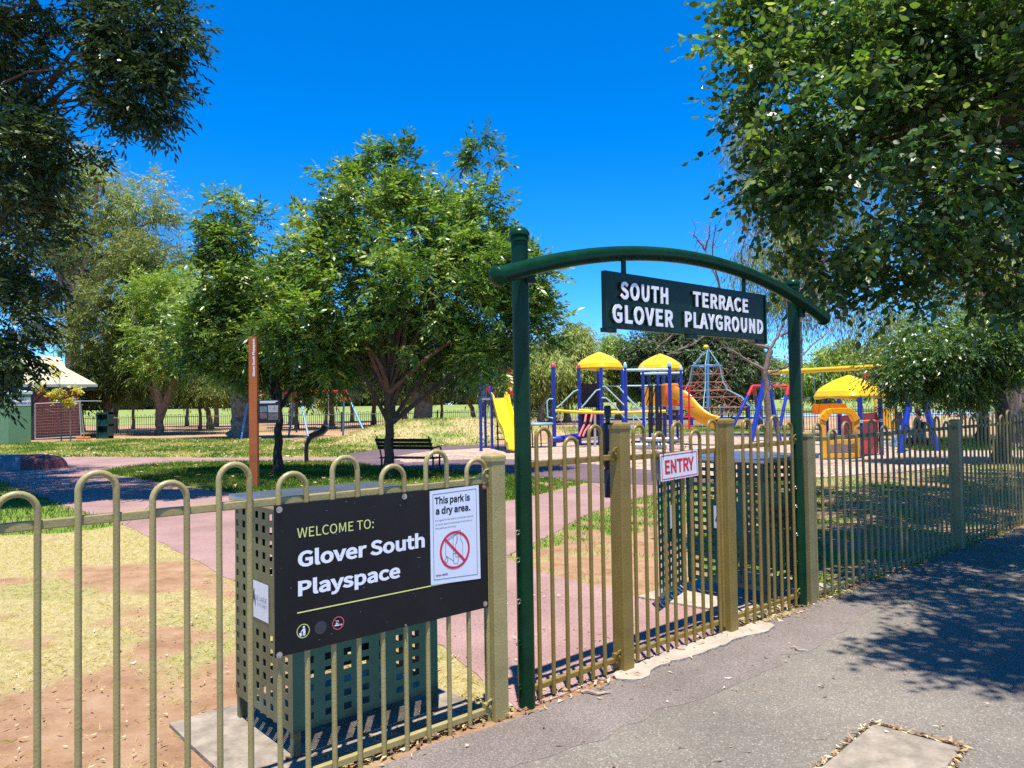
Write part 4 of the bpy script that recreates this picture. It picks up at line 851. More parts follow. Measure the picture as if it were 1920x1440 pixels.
M_lit = tint_mat('litter_leaf', [(0, (.13, .065, .03)), (.4, (.36, .22, .10)), (.75, (.58, .42, .22)), (1, (.72, .62, .42))], .7, .1, .3)
def litter(name, spots, seed, L=.05, w=.012, z=.014):
    r = np.random.default_rng(seed); Vs = []; T = []
    for x, y in spots:
        a = r.uniform(0, 6.28); l = L * r.uniform(.35, 1.5); ww = w * r.uniform(.5, 1.5); e = np.array([math.cos(a), math.sin(a), r.normal(0, .12)]); b_ = np.array([-e[1], e[0], r.normal(0, .35)])
        c = np.array([x, y, z + float(mound(x, y)) + abs(r.normal(0, .006))]); bend = b_ * l * r.uniform(-.25, .25)
        Vs.append(np.stack([c - e * l / 2, c + b_ * ww / 2 + bend, c + e * l / 2, c - b_ * ww / 2 + bend])); T.append(r.random())
    V = np.concatenate(Vs); return kind(fast_mesh(name, V, np.arange(len(V)).reshape(-1, 4), M_lit, None, np.array(T)), 'stuff')
r_ = np.random.default_rng(77); sp_ = []
for _ in range(1500): s = r_.uniform(-3, 12); sp_.append(fw(s, r_.normal(-.02, .05) + (.08 if s < .1 else 0))[:2])
for _ in range(500): s = r_.uniform(-1.0, .1); sp_.append(fw(s, abs(r_.normal(.0, .12)))[:2])
for _ in range(260): sp_.append(fw(r_.uniform(2.0, 3.6), r_.normal(.02, .06))[:2])
for i in range(4):
    cq = ((1478, 1490), (1636, 1359), (1812, 1407), (1700, 1560)); a_ = G(*cq[i])[:2]; b_ = G(*cq[(i + 1) % 4])[:2]
    for _ in range(85): t_ = r_.random(); sp_.append(a_ + (b_ - a_) * t_ + r_.normal(size=2) * .008)
litter('leaf_litter', sp_, 1, .045, .011)
sp_ = []
while len(sp_) < 900:
    x, y = r_.uniform(-3, .2), r_.uniform(1.8, 7)
    if in_poly(np.array([x]), np.array([y]), FRONTLAWN)[0] and r_.random() < .9: sp_.append((x, y))
for _ in range(420):
    s, n_ = r_.uniform(-1, 14), -abs(r_.normal(0, 1.2)); sp_.append(fw(s, n_)[:2])
for _ in range(200): sp_.append(fw(r_.uniform(.2, 2), r_.uniform(.1, 3))[:2])
for _ in range(700): x = r_.uniform(2.6, 12); sp_.append((x, r_.uniform(x * .9 + 1.9, 16)))
litter('fallen_leaves', sp_, 2, .038, .009)
sp_ = []
while len(sp_) < 2600:
    y = 14 * (3.0 ** r_.random()); x = r_.uniform(-18, 6)
    if in_poly(np.array([x]), np.array([y]), LAWN)[0] or in_poly(np.array([x]), np.array([y]), ISLAND)[0] and r_.random() < .3: sp_.append((x, y))
litter('fallen_leaves', sp_, 3, .14, .06, .05)
# ------------------------------------------------------------------ playground
M_blue = mat('play_blue', (.012, .035, .33), .3, var=.08, scale=5)
M_lblue = mat('play_light_blue', (.10, .25, .48), .35, var=.08, scale=5)
M_cyan = mat('play_cyan', (.36, .56, .58), .35, var=.08, scale=5)
M_yel2 = mat('play_yellow', (.80, .50, .008), .32, var=.06, scale=4)
M_slide = mat('slide_yellow', (.83, .60, .008), .2, var=.05, scale=4)
M_org = mat('play_orange', (.80, .20, .010), .32, var=.08, scale=4)
M_amb = mat('play_amber', (.80, .36, .008), .32, var=.08, scale=4)
M_redp = mat('play_red', (.60, .015, .02), .35, var=.08, scale=4)
M_brn = mat('play_brown', (.035, .022, .02), .5, var=.2, scale=4)
M_grey = mat('galvanised', (.45, .46, .47), .4, .5, var=.15, scale=12)
M_rope = mat('rope_red', (.34, .13, .10), .85, var=.2, scale=30)
M_pinkr = mat('rope_pink', (.62, .16, .17), .8, var=.2, scale=30)
def sweep(mb, path, sides, cross, mi=0):
    """cross: closed list of (side, up); path: points; sides: side vectors"""
    path = [np.asarray(p, float) for p in path]; k = len(cross); vs = []
    for i, p in enumerate(path):
        t = unit(path[min(i + 1, len(path) - 1)] - path[max(i - 1, 0)]); s = unit(np.asarray(sides[i] if isinstance(sides, list) else sides, float)); s = unit(s - t * (s @ t)); u = np.cross(s, t)
        if u[2] < 0: u = -u
        for a, b in cross: vs.append(p + s * a + u * b)
    fs = [(i * k + j, i * k + (j + 1) % k, (i + 1) * k + (j + 1) % k, (i + 1) * k + j) for i in range(len(path) - 1) for j in range(k)]
    mb.add(vs, fs + [tuple(range(k - 1, -1, -1)), tuple(range((len(path) - 1) * k, len(path) * k))], mi)
def roof_mb(c, half, h, rot, n=64):
    """moulded square dome roof with weatherboard steps"""
    prof = [(.94, -.10), (1.0, -.09), (1.03, -.03), (1.03, .03), (.99, .10)]
    for i in range(1, 8):
        f = i / 8; r = .99 * (1 - f ** 1.4); z = .10 + .87 * (1 - (1 - f) ** 1.4)
        prof += [(r + .012, z), (r, z + .006)]
    prof += [(.06, .985), (.001, 1.0)]
    mb = MB(); vs = []
    for r, z in prof:
        for j in range(n):
            t = 2 * math.pi * j / n; p = 5.0; k = (abs(math.cos(t)) ** p + abs(math.sin(t)) ** p) ** (-1 / p)
            k = 1 + (k - 1) * min(1, r * 1.2); lobe = 1.0
            zz = z * h
            if r > .93 and z < 0: zz += .035 * h * math.cos(4 * t) * (1 if z < -.05 else .4)
            x, y = r * half * k * math.cos(t), r * half * k * math.sin(t)
            vs.append((c[0] + x * math.cos(rot) - y * math.sin(rot), c[1] + x * math.sin(rot) + y * math.cos(rot), c[2] + zz))
    K = len(prof); mb.add(vs, [(i * n + j, i * n + (j + 1) % n, (i + 1) * n + (j + 1) % n, (i + 1) * n + j) for i in range(K - 1) for j in range(n)] + [tuple(range(n - 1, -1, -1))])
    return mb
b_ = G(1130, 838); cf = thing('play_structure', 'large blue-posted climbing frame with two yellow moulded roofs behind the gate', 'climbing frame', b_)
def LR(root_loc, rz=0.0):
    c_, s_ = math.cos(rz), math.sin(rz); M_ = np.array([[c_, s_, 0], [-s_, c_, 0], [0, 0, 1]])
    return lambda x, y, Y: M_ @ (P(x, y, Y) - np.asarray(root_loc))
L_ = LR(b_)
def vpost(parent, L, x, Y, ytop, r, mt, cap=None, zb=0.0, root_z=0.0):
    a = L(x, ytop, Y); mb = MB(); mb.tube([(a[0], a[1], zb), (a[0], a[1], a[2])], r, 14); p = mb.build('post', mt, parent, smooth=True)
    if cap:
        mb = MB(); z = a[2]; mb.lathe([(r * 1.12, z - .05), (r * 1.14, z), (r * .95, z + .06), (r * .5, z + .1), (.001, z + .11)], 14, (a[0], a[1], 0)); mb.build('post_cap', cap, p, smooth=True)
    return a
def bar(parent, name, mt, pts, r, n=10):
    mb = MB(); mb.tube(pts, r, n); return mb.build(name, mt, parent, smooth=True)
M_pcap = mat('cap_pink', (.62, .06, .10), .4)
pA = vpost(cf, L_, 1037, 28.2, 686, .075, M_blue, M_pcap); pB_ = vpost(cf, L_, 1085, 28.8, 688, .065, M_blue, M_pcap)
for x, Y, yt, r in ((1127, 28.2, 690, .06), (1121, 30.2, 690, .06), (1166, 29.6, 690, .06)): vpost(cf, L_, x, Y, yt, r, M_blue)
c_ = L_(1124, 690, 29.2); roof_mb(c_, .72, .62, math.radians(45 + 2)).build('roof', M_yel2, cf, smooth=True)
for x, Y, yt, r in ((1172, 22.4, 686, .05), (1255, 22.4, 684, .055), (1205, 25, 692, .05), (1276, 25, 691, .052)): vpost(cf, L_, x, Y, yt, r, M_blue, M_cyan)
bar(cf, 'overhead_bar', M_cyan, [L_(1168, 694, 22.4), L_(1258, 693, 22.4)], .04); bar(cf, 'overhead_bar', M_cyan, [L_(1201, 701, 25), L_(1280, 699, 25)], .04)
for x, Y, yt, r in ((1243, 31.6, 692, .06), (1233, 29.6, 692, .055), (1246, 29.2, 757, .06), (1216, 30.6, 692, .055), (1268, 30.6, 692, .055)): vpost(cf, L_, x, Y, yt, r, M_blue, M_cyan if yt > 700 else None)
c_ = L_(1238, 692, 30.6); roof_mb(c_, .72, .62, math.radians(46)).build('roof', M_yel2, cf, smooth=True)
for x in (1218, 1222.5, 1231, 1238):
    bar(cf, 'hanging_pole', M_black, [L_(x, 722, 24), L_(x + (1.5 if x > 1230 else 0), 812, 24)], .035 if x != 1231 else .055)
for a, c in (((1206, 752), (1216, 722)), ((1212, 760), (1222, 724)), ((1216, 775), (1230, 722))): bar(cf, 'hanging_pole', M_black, [L_(*a, 24.5), L_(*c, 24.5)], .018, 6)
# decks, rails, beams
mb = MB(); q = [L_(1185, 764, 29.2), L_(1285, 763, 29.2), L_(1285, 763, 31.4), L_(1185, 764, 31.4)]; z1 = q[0][2]; mb.hexa([(p[0], p[1], z1 - .12) for p in q] + [(p[0], p[1], z1) for p in q]); mb.build('deck', M_grey, cf)
mb = MB(); q = [L_(1086, 769, 28.4), L_(1166, 769, 28.4), L_(1166, 769, 30.2), L_(1086, 769, 30.2)]; z1 = q[0][2]; mb.hexa([(p[0], p[1], z1 - .08) for p in q] + [(p[0], p[1], z1) for p in q]); mb.build('deck', M_brn, cf)
bar(cf, 'beam', M_yel2, [L_(1042, 770, 28), L_(1090, 773, 27.6), L_(1160, 774, 27.6), L_(1248, 771, 27.6)], .055); bar(cf, 'beam', M_yel2, [L_(1085, 769, 28.2), L_(1130, 772, 28.2), L_(1205, 773, 28.2)], .05)
for pts in ([(1044, 764), (1052, 758), (1076, 734), (1084, 731)], [(1090, 764), (1096, 758), (1118, 732), (1126, 730)], [(1128, 746), (1136, 746), (1152, 760), (1172, 785)], [(1130, 725), (1134, 724), (1206, 795)], [(1156, 724), (1160, 726), (1206, 776)], [(1172, 742), (1205, 772)], [(1172, 785), (1190, 812)], [(1026, 767), (1026, 752), (1030, 748), (1037, 748)], [(1026, 765), (1027, 782), (1037, 784)], [(1206, 776), (1210, 782), (1209, 815), (1200, 835)], [(1188, 776), (1187, 830)]):
    bar(cf, 'handrail', M_cyan, [L_(x, y, 28) for x, y in pts], .026, 8)
bar(cf, 'handrail', M_cyan, [L_(1126, 724, 29.6), L_(1246, 723, 29.6)], .032)
mb = MB(); q = [L_(1090, 718, 29.4), L_(1108, 720, 29.4), L_(1120, 718, 29.4), L_(1121, 764, 29.4), L_(1090, 764, 29.4)]; mb.prism([(p[0] - q[0][0], p[2] - q[0][2]) for p in q], q[0], (1, 0, 0), (0, 0, 1), .05); mb.build('panel', M_brn, cf, bevel=.02)
mb = MB(); q = [L_(1090, 772, 29.4), L_(1121, 772, 29.4), L_(1121, 818, 29.4), L_(1090, 822, 29.4)]; mb.prism([(p[0] - q[0][0], p[2] - q[0][2]) for p in q], q[0], (1, 0, 0), (0, 0, 1), .05); mb.build('panel', M_black, cf)
mb = MB(); mb.tube([L_(1037, 824, 28.1), L_(1048, 824, 28.1), L_(1070, 820, 28.4), L_(1086, 818, 28.8)], .12, 12); mb.build('foam_roll', M_blue, cf, smooth=True)
for s_ in (0, 7):
    bar(cf, 'rope_ladder', M_pinkr, [L_(1099 + s_ * 1.6, 776, 28), L_(1096 + s_ * 1.5, 795, 27.7), L_(1090 + s_ * 1.0, 808, 27.5), L_(1086 + s_, 818, 27.4)], .04, 6)
bar(cf, 'leg', M_grey, [L_(1115.5, 776, 27.6), L_(1115.5, 843, 27.6)], .045)
bar(cf, 'step_tube', M_grey, [L_(1186, 836, 24.2), L_(1250, 836, 24.2)], .10); bar(cf, 'step_tube', M_grey, [L_(1200, 824, 25.4), L_(1278, 824, 25.4)], .07)
for a, c in (((1046, 775), (1062, 818)), ((1068, 775), (1080, 805)), ((1084, 778), (1066, 822))): bar(cf, 'chain', M_grey, [L_(*a, 28.3), L_(*c, 28.3)], .014, 5)
for x0, x1, y0, y1, mt in ((1205, 1240, 726, 761, M_amb),): 
    mb = MB(); q = [L_(x0, y0, 30), L_(x1, y0, 30), L_(x1, y1, 30), L_(x0, y1, 30)]; mb.prism([(p[0] - q[0][0], p[2] - q[0][2]) for p in q], q[0], (1, 0, 0), (0, 0, 1), .06)
    for k in range(1, 5): f = k / 5; a = q[0] * (1 - f) + q[1] * f; mb.box((a[0], a[1] - .035, (q[0][2] + q[2][2]) / 2), (.02, .02, abs(q[0][2] - q[2][2])))
    mb.build('panel', mt, cf, bevel=.01)
q0, q1 = L_(1246, 719, 28.6), L_(1274, 762, 28.6); mb = MB(); mb.box(((q0[0] + q1[0]) / 2, q0[1] + .35, (q0[2] + q1[2]) / 2), (q1[0] - q0[0], .7, q0[2] - q1[2])); hd = mb.build('tunnel_head', M_org, cf, bevel=.06)
mb = MB(); c_ = L_(1258.5, 738, 28.55); mb.tube([(c_[0], c_[1], c_[2]), (c_[0], c_[1] - .05, c_[2]), (c_[0], c_[1] - .07, c_[2])], [.25, .25, .2], 24); mb.build('window_dome', mat('dome_red', (.75, .10, .01), .3), hd, smooth=True)
pth = [L_(x, y, Y) for x, y, Y in ((1266, 744, 28.4), (1276, 750, 28.2), (1288, 763, 28.0), (1302, 779, 27.8), (1317, 790, 27.6), (1330, 796, 27.5), (1342, 799, 27.4))]
cr = [(-.34, .34), (-.30, .36), (-.26, .30), (-.22, .05), (0, 0), (.22, .05), (.26, .30), (.30, .36), (.34, .34), (.30, .02), (.2, -.08), (0, -.1), (-.2, -.08), (-.30, .02)]
mb = MB(); sweep(mb, pth, np.array([.35, .94, 0]), cr); mb.build('slide', M_amb, cf, smooth=True)
ld = [L_(1292, 724, 26.5), L_(1292, 806, 26.5)]; bar(cf, 'ladder_pole', M_redp, ld, .035)
for y in (724, 744, 763, 782, 799): bar(cf, 'rung', M_redp, [L_(1277, y, 26.5), L_(1302, y, 26.5)], .022, 8)
# yellow wavy slide between the bench tree and the left arch post
bs = G(935, 846); sl = thing('slide', 'bright yellow wavy slide with blue posts left of the left arch post', 'slide', bs); S_ = LR(bs)
for x, Y, yt, r in ((900, 26.1, 700, .055), (921, 27.4, 722, .05), (909, 28.2, 720, .05)): vpost(sl, S_, x, Y, yt, r, M_blue)
pth = [S_(x, y, Y) for x, y, Y in ((934, 748, 27.6), (938, 752, 27.2), (941, 768, 26.9), (946, 786, 26.5), (950, 800, 26.2), (957, 812, 25.9), (961, 824, 25.5), (963, 836, 25.2), (966, 843, 24.8))]
cr = [(-.30, .26), (-.27, .27), (-.23, .22), (-.2, .03), (0, 0), (.2, .03), (.23, .22), (.27, .27), (.30, .26), (.27, 0), (0, -.06), (-.27, 0)]
mb = MB(); sweep(mb, pth, np.array([1, .25, 0]), cr); mb.build('chute', M_slide, sl, smooth=True)
mb = MB(); a, c = S_(898, 746, 27.5), S_(958, 746, 28.8); mb.box(((a[0] + c[0]) / 2, (a[1] + c[1]) / 2, a[2] - .04), (abs(c[0] - a[0]), 1.1, .07)); mb.build('deck', M_grey, sl)
for x0, x1, y0, y1, nm in ((950, 962, 686, 742, 'panel'), (912, 926, 724, 733, 'panel')):
    mb = MB(); a, c = S_(x0, y0, 28.6), S_(x1, y1, 28.6); mb.box(((a[0] + c[0]) / 2, a[1], (a[2] + c[2]) / 2), (c[0] - a[0], .06, a[2] - c[2])); mb.build(nm, M_redp, sl, bevel=.02)
mb = MB()
for y in (800, 812, 824): mb.tube([S_(930, y, 27.3), S_(946, y, 27.3)], .02, 6)
for x in (931, 945): mb.tube([S_(x, 750, 27.3), S_(x + 3, 842, 26.9)], .03, 6)
mb.build('ladder', M_black, sl)
# round platform beside the climbing frame
bp0 = G(1015, 840); rp = thing('balance_disc', 'grey-blue round play platform on thin legs right of the left arch post', 'play platform', bp0); R_ = LR(bp0)
mb = MB(); c_ = R_(1008, 795, 28); mb.lathe([(.001, -.05), (.55, -.05), (.58, 0), (.55, .05), (.001, .06)], 28, c_); mb.build('disc', mat('disc_teal', (.22, .34, .38), .4), rp, smooth=True)
for x in (997, 1013, 1028): bar(rp, 'leg', M_black, [R_(x, 798, 28 + (.2 if x == 1013 else 0)), R_(x + 2, 838, 28)], .022, 8)
# rope climbing net
pn = G(1327, 798); pn[2] = 0; net = thing('climbing_net', 'tall cone-shaped red rope climbing net on a light blue mast behind the orange slide', 'climbing net', pn); N_ = LR(pn); Yn = pn[1]
top = N_(1327, 652, Yn); bar(net, 'mast', M_lblue, [(0, 0, 0), (top[0], top[1], top[2])], .10)
mb = MB(); mb.lathe([(.001, top[2] - .1), (.16, top[2] - .06), (.2, top[2] + .05), (.12, top[2] + .18), (.001, top[2] + .2)], 16); mb.build('mast_cap', M_yel2, net, smooth=True)
px = Yn / FPX; lev = [(686, 28), (702, 31), (717, 35), (732, 44), (745, 62), (764, 78), (776, 84)]
rings = []
for y, rp_ in lev:
    z = N_(1327, y, Yn)[2]; rings.append([np.array([rp_ * px * math.cos(t), rp_ * px * math.sin(t), z]) for t in np.linspace(0, 2 * math.pi, 13)[:-1] + .2])
mb = MB()
for i, rg in enumerate(rings[1:]):
    for j in range(12): mb.tube([rg[j], rg[(j + 1) % 12]], .022, 4, cap=False)
for i in range(len(rings) - 1):
    for j in range(12):
        mb.tube([rings[i][j], rings[i + 1][(j + (1 if i % 2 else 0)) % 12 if j % 2 else j]], .014, 4, cap=False); mb.tube([rings[i][j], rings[i + 1][(j + (1 if j % 2 else -1)) % 12]], .014, 4, cap=False)
mb.build('rope_net', M_rope, net)
mb = MB()
for j in range(12): mb.tube([rings[0][j], rings[0][(j + 1) % 12]], .05, 6, cap=False)
mb.build('top_ring', M_lblue, net)
mb = MB()
for j in range(0, 12, 2): mb.tube([top, rings[0][j], rings[2][j], rings[3][j] * 1.0, rings[4][j] * np.array([1.15, 1.15, 1]), rings[6][j] * np.array([1.5, 1.5, 0])], .035, 5, cap=False)
mb.build('guy_rope', mat('rope_teal', (.16, .34, .36), .7), net)
mb = MB()
for j in range(6): t = j * math.pi / 3; mb.tube([(3.6 * math.cos(t), 3.6 * math.sin(t), 0), (3.6 * math.cos(t), 3.6 * math.sin(t), 1.3)], .1, 8)
mb.build('anchor_post', M_blue, net, smooth=True)
# swings
def swing(label, base, L, beam, legs, seats, mbeam, mleg, mtop=None, rb=.06, rl=.055, zseat=.55):
    s = thing('swing_set', label, 'swing', base)
    bar(s, 'beam', mbeam, beam, rb, 12)
    for a, c in legs:
        if mtop is not None:
            m_ = a * .78 + c * .22; bar(s, 'leg_top', mtop, [a, m_], rl * 1.05); bar(s, 'leg', mleg, [m_, c], rl)
        else: bar(s, 'leg', mleg, [a, c], rl)
    for f in seats:
        p = beam[0] * (1 - f) + beam[-1] * f; d = unit(beam[-1] - beam[0]); q = MB(); z = zseat
        for k in (-.22, .22): q.tube([p + d * k, np.array([(p + d * k)[0], (p + d * k)[1], z])], .012, 4)
        ch = q.build('chain', M_grey, s); q = MB(); q.box((p[0], p[1], z), (.5, .2, .05), math.atan2(d[1], d[0])); q.build('seat', M_black, s, bevel=.015)
    return s
b_ = G(560, 812); Q = LR(b_); gl = lambda x, Y: np.array([*(P(x, 800, Y) - b_)[:2], 0.0])
swing('blue-legged swing set with a long red beam behind the orange totem', b_, Q, [Q(462, 737, 41), Q(560, 735, 41), Q(652, 733, 41)],
      [(Q(467, 737, 41), gl(452, 39.6)), (Q(467, 737, 41), gl(462, 43)), (Q(555, 735, 41), gl(541, 43)), (Q(560, 735, 41), gl(579, 39.2)), (Q(645, 733, 41), gl(643, 43)), (Q(648, 733, 41), gl(688, 39.4))], (.25, .4, .64, .85), M_redp, M_lblue, M_redp)
b_ = G(1425, 790); b_[2] = 0; Q = LR(b_); Yr = 46; gl = lambda x, Y: np.array([*(P(x, 790, Y) - b_)[:2], 0.0])
swing('red-topped swing frame with blue legs, far left of the bare twisted tree', b_, Q, [Q(1411, 724, Yr), Q(1478, 724, Yr)], [(Q(1411, 724, Yr), gl(1372, Yr - 1)), (Q(1413, 724, Yr), gl(1424, Yr + 1)), (Q(1478, 724, Yr), gl(1462, Yr - 1)), (Q(1479, 724, Yr), gl(1490, Yr + 1))], (.35, .7), M_redp, M_blue, M_redp, .09, .10)
b_ = G(1560, 838); Q = LR(b_); gl = lambda x, y: G(x, y) - b_
swing('big swing frame with a thick yellow beam above and behind the cubby house', b_, Q, [Q(1432, 699, 29.8), Q(1722, 684, 22.6)], [(Q(1436, 700, 29.8), gl(1408, 830)), (Q(1436, 700, 29.8), gl(1462, 828)), (Q(1716, 686, 22.8), gl(1688, 850)), (Q(1718, 686, 22.8), gl(1757, 846))], (.42, .62), M_yel2, M_blue, None, .085, .095)
# cubby house
bc = G(1592, 862); cb = thing('cubby_house', 'play cubby house with yellow dome roof, yellow archway wall and red panels', 'cubby house', bc); Q = LR(bc)
for x, Y, yt in ((1548, 21.6, 745), (1573, 22.6, 745), (1612, 20.3, 745), (1650, 21.4, 745)): vpost(cb, Q, x, Y, yt, .065, M_blue)
c_ = Q(1592, 743, 21.5); roof_mb(c_, .735, .60, math.radians(28)).build('roof', M_yel2, cb, smooth=True)
A_, B2 = Q(1536, 858, 20.0), Q(1612, 858, 20.15); ex = unit(np.array([B2[0] - A_[0], B2[1] - A_[1], 0])); wd_ = np.linalg.norm((B2 - A_)[:2])
def zpx(y): return Q(1575, y, 20.1)[2]
zb, zs1, zs0, zt = zpx(858), zpx(824), zpx(832), zpx(761)
mb = MB(); o_ = np.array([A_[0], A_[1], 0])
arch_o = [(.0, zpx(784)), (.16, zpx(769)), (.30, zpx(765)), (.72, zpx(765)), (.86, zpx(770)), (1.0, zpx(785))]; arch_i = [(.17, zpx(790)), (.24, zpx(780)), (.34, zpx(775)), (.68, zpx(775)), (.78, zpx(780)), (.86, zpx(792))]
U = lambda L_: [(a * wd_, z) for a, z in L_]
for i in range(5): mb.prism(U([arch_i[i], arch_i[i + 1], arch_o[i + 1], arch_o[i]]), o_, ex, (0, 0, 1), .16)
mb.prism(U([(.05, zb), (.17, zb), (.17, zpx(790)), (.05, zpx(787))]), o_, ex, (0, 0, 1), .10); mb.prism(U([(.86, zb), (1.0, zb), (1.0, zpx(785)), (.86, zpx(792))]), o_, ex, (0, 0, 1), .10)
mb.prism(U([(.171, zs0), (.859, zs0), (.859, zs1), (.171, zs1)]), o_, ex, (0, 0, 1), .14); mb.prism(U([(.171, zb), (.859, zb), (.859, zpx(850)), (.171, zpx(850))]), o_, ex, (0, 0, 1), .10)
mb.build('archway_wall', M_amb, cb, bevel=.012)
mb = MB(); mb.prism(U([(.172, zpx(849)), (.858, zpx(849)), (.858, zpx(833)), (.172, zpx(833))]), o_ + np.array([0, .03, 0]), ex, (0, 0, 1), .03); mb.build('panel', mat('panel_pink', (.62, .38, .30), .5), cb)
mb = MB(); mb.prism(U([(.06, zpx(777)), (.9, zpx(777)), (.9, zpx(757)), (.06, zpx(757))]), o_ + np.array([0, .5, 0]), ex, (0, 0, 1), .05); mb.build('panel', M_org, cb)
for x0, x1, Y, y0, y1 in ((1577, 1601, 21.8, 780, 824), (1617, 1648, 21.0, 776, 850)):
    mb = MB(); a, c = Q(x0, y0, Y), Q(x1, y1, Y + .4); mb.hexa([(a[0], a[1], c[2]), (c[0], c[1], c[2]), (c[0], c[1] + .05, c[2]), (a[0], a[1] + .05, c[2]), (a[0], a[1], a[2]), (c[0], c[1], a[2] + .04), (c[0], c[1] + .05, a[2] + .04), (a[0], a[1] + .05, a[2])]); mb.build('panel', M_redp, cb, bevel=.02)
bar(cb, 'collar', M_cyan, [Q(1612, 793, 20.3), Q(1612, 787, 20.3)], .085, 14); bar(cb, 'collar', M_cyan, [Q(1650, 791, 21.4), Q(1650, 785, 21.4)], .085, 14); bar(cb, 'rail', M_org, [Q(1612, 790, 20.3), Q(1650, 788, 21.4)], .03)
# further tower seen past the cubby roof
bt_ = G(1655, 806); tw = thing('play_tower', 'far play tower with yellow poles and a blue panel behind the cubby house', 'climbing frame', bt_); Q = LR(bt_); Yv = bt_[1]
for x, yt in ((1663, 700), (1640, 712), (1676, 730)): vpost(tw, Q, x, Yv, yt, .07, M_yel2)
for x0, x1, y0, y1, mt in ((1644, 1668, 716, 737, M_lblue), (1655, 1672, 766, 800, M_amb), (1675, 1692, 772, 800, M_brn), (1618, 1642, 700, 711, M_redp)):
    mb = MB(); a, c = Q(x0, y0, Yv), Q(x1, y1, Yv); mb.box(((a[0] + c[0]) / 2, a[1], (a[2] + c[2]) / 2), (c[0] - a[0], .1, a[2] - c[2])); mb.build('panel', mt, tw, bevel=.03)
# ------------------------------------------------------------------ park furniture
M_iron = mat('iron_black', (.012, .012, .013), .5, var=.3, scale=10)
bb = np.array([*G(708, 892)[:2], 0]); bn = thing('park_bench', 'black iron park bench seen from behind beside the middle tree trunk', 'bench', bb, math.radians(-22))
Lb = 1.42
mb = MB()
for k in range(4): mb.box((Lb / 2, .12 + .105 * k, .40), (Lb, .08, .03))
mb.build('seat', M_iron, bn, bevel=.006)
mb = MB()
for k in range(3): z = .60 + .085 * k; mb.hexa([(0, .02 - .05 * k, z), (Lb, .02 - .05 * k, z), (Lb, .05 - .05 * k, z), (0, .05 - .05 * k, z), (0, -.02 - .05 * k, z + .078), (Lb, -.02 - .05 * k, z + .078), (Lb, .01 - .05 * k, z + .078), (0, .01 - .05 * k, z + .078)])
mb.build('backrest', M_iron, bn, bevel=.004)
for x in (.05, Lb - .05):
    bar(bn, 'leg', M_iron, [(x, -.04, 0), (x, .02, .12), (x, .10, .26), (x, .10, .40)], .022); bar(bn, 'leg', M_iron, [(x, .52, 0), (x, .47, .12), (x, .40, .26), (x, .42, .40)], .022)
    bar(bn, 'back_support', M_iron, [(x, .10, .38), (x, .06, .52), (x, .0, .66), (x, -.10, .90)], .018); bar(bn, 'armrest', M_iron, [(x, .02, .62), (x, .2, .64), (x, .4, .65), (x, .48, .61), (x, .46, .52), (x, .40, .42)], .02)
# orange totem with its side panel
bo = G(477, 915); tt = thing('totem_post', 'tall rust-orange totem post lettered Glover South Playspace with a black side panel', 'totem', bo); Q = LR(bo); M_cor = mat('corten_orange', (.36, .095, .018), .55, var=.25, scale=2.5, bump=.08, bscale=40)
zt = Q(476, 632, bo[1])[2]; mb = MB(); mb.box((0, 0, zt / 2), (.16, .12, zt)); mb.build('post', M_cor, tt, bevel=.004)
mb = MB(); z0, z1 = Q(477, 706, bo[1])[2], Q(477, 636, bo[1])[2]; text_into(mb, 'Glover South Playspace', (.025, -.0612, 0), (0, 0, 1), (-1, 0, 0), z0, z1, -.03, .03, bold=.03); mb.build('lettering', M_whitet, tt)
a, c = Q(485, 750, bo[1]), Q(525, 793, bo[1]); mb = MB(); mb.box(((a[0] + c[0]) / 2, 0, (a[2] + c[2]) / 2), (c[0] - a[0], .03, a[2] - c[2])); pn_ = mb.build('info_panel', M_sign, tt, bevel=.003)
W_, H_ = c[0] - a[0], a[2] - c[2]; pic = lambda u0, v0, u1, v1: [(a[0] + u * W_, -.0165, c[2] + v * H_) for u, v in ((u0, v0), (u1, v0), (u1, v1), (u0, v1))]
for nm, rect, cl in (('photo_print', (.45, .46, .93, .76), (.30, .31, .32)), ('photo_print', (.45, .14, .93, .42), (.10, .10, .10)), ('text_block', (.06, .48, .40, .72), (.10, .16, .19)), ('text_block', (.06, .2, .40, .45), (.12, .08, .08))):
    mb = MB(); mb.add(pic(*rect), [(0, 1, 2, 3)]); mb.build(nm, mat(nm + str(cl[0]), cl, .5, var=.6, scale=40), pn_)
mb = MB()
for v in (.86, .92): mb.add(pic(.06, v, .9 if v > .9 else .8, v + .035), [(0, 1, 2, 3)])
mb.build('headline', M_whitet, pn_)
# drinking fountain
bd = G(575, 870); df = thing('drinking_fountain', 'black curved drinking fountain beside the pink path', 'drinking fountain', bd); Q = LR(bd); Yf = bd[1]
mb = MB(); mb.tube([(0, 0, 0), Q(574, 845, Yf), Q(575, 833, Yf), Q(580, 822, Yf), Q(590, 814, Yf), Q(598, 812, Yf)], [.062, .058, .062, .075, .075, .05], 12); mb.build('body', M_black, df, smooth=True)
mb = MB(); sweep(mb, [Q(584, 820, Yf), Q(590, 817, Yf), Q(598, 814, Yf), Q(604, 811, Yf), Q(609, 806, Yf), Q(613, 799, Yf)], np.array([0, 1.0, 0]), [(-.19, .09), (-.15, .11), (-.09, .03), (0, 0), (.09, .03), (.15, .11), (.19, .09), (.12, -.05), (0, -.08), (-.12, -.05)]); mb.build('basin', mat('basin_steel', (.05, .055, .065), .35, .5), df, smooth=True)
mb = MB(); mb.tube([Q(583, 818, Yf), Q(588, 812, Yf), Q(593, 808, Yf)], [.06, .045, .03], 8); mb.build('spout', M_black, df, smooth=True)
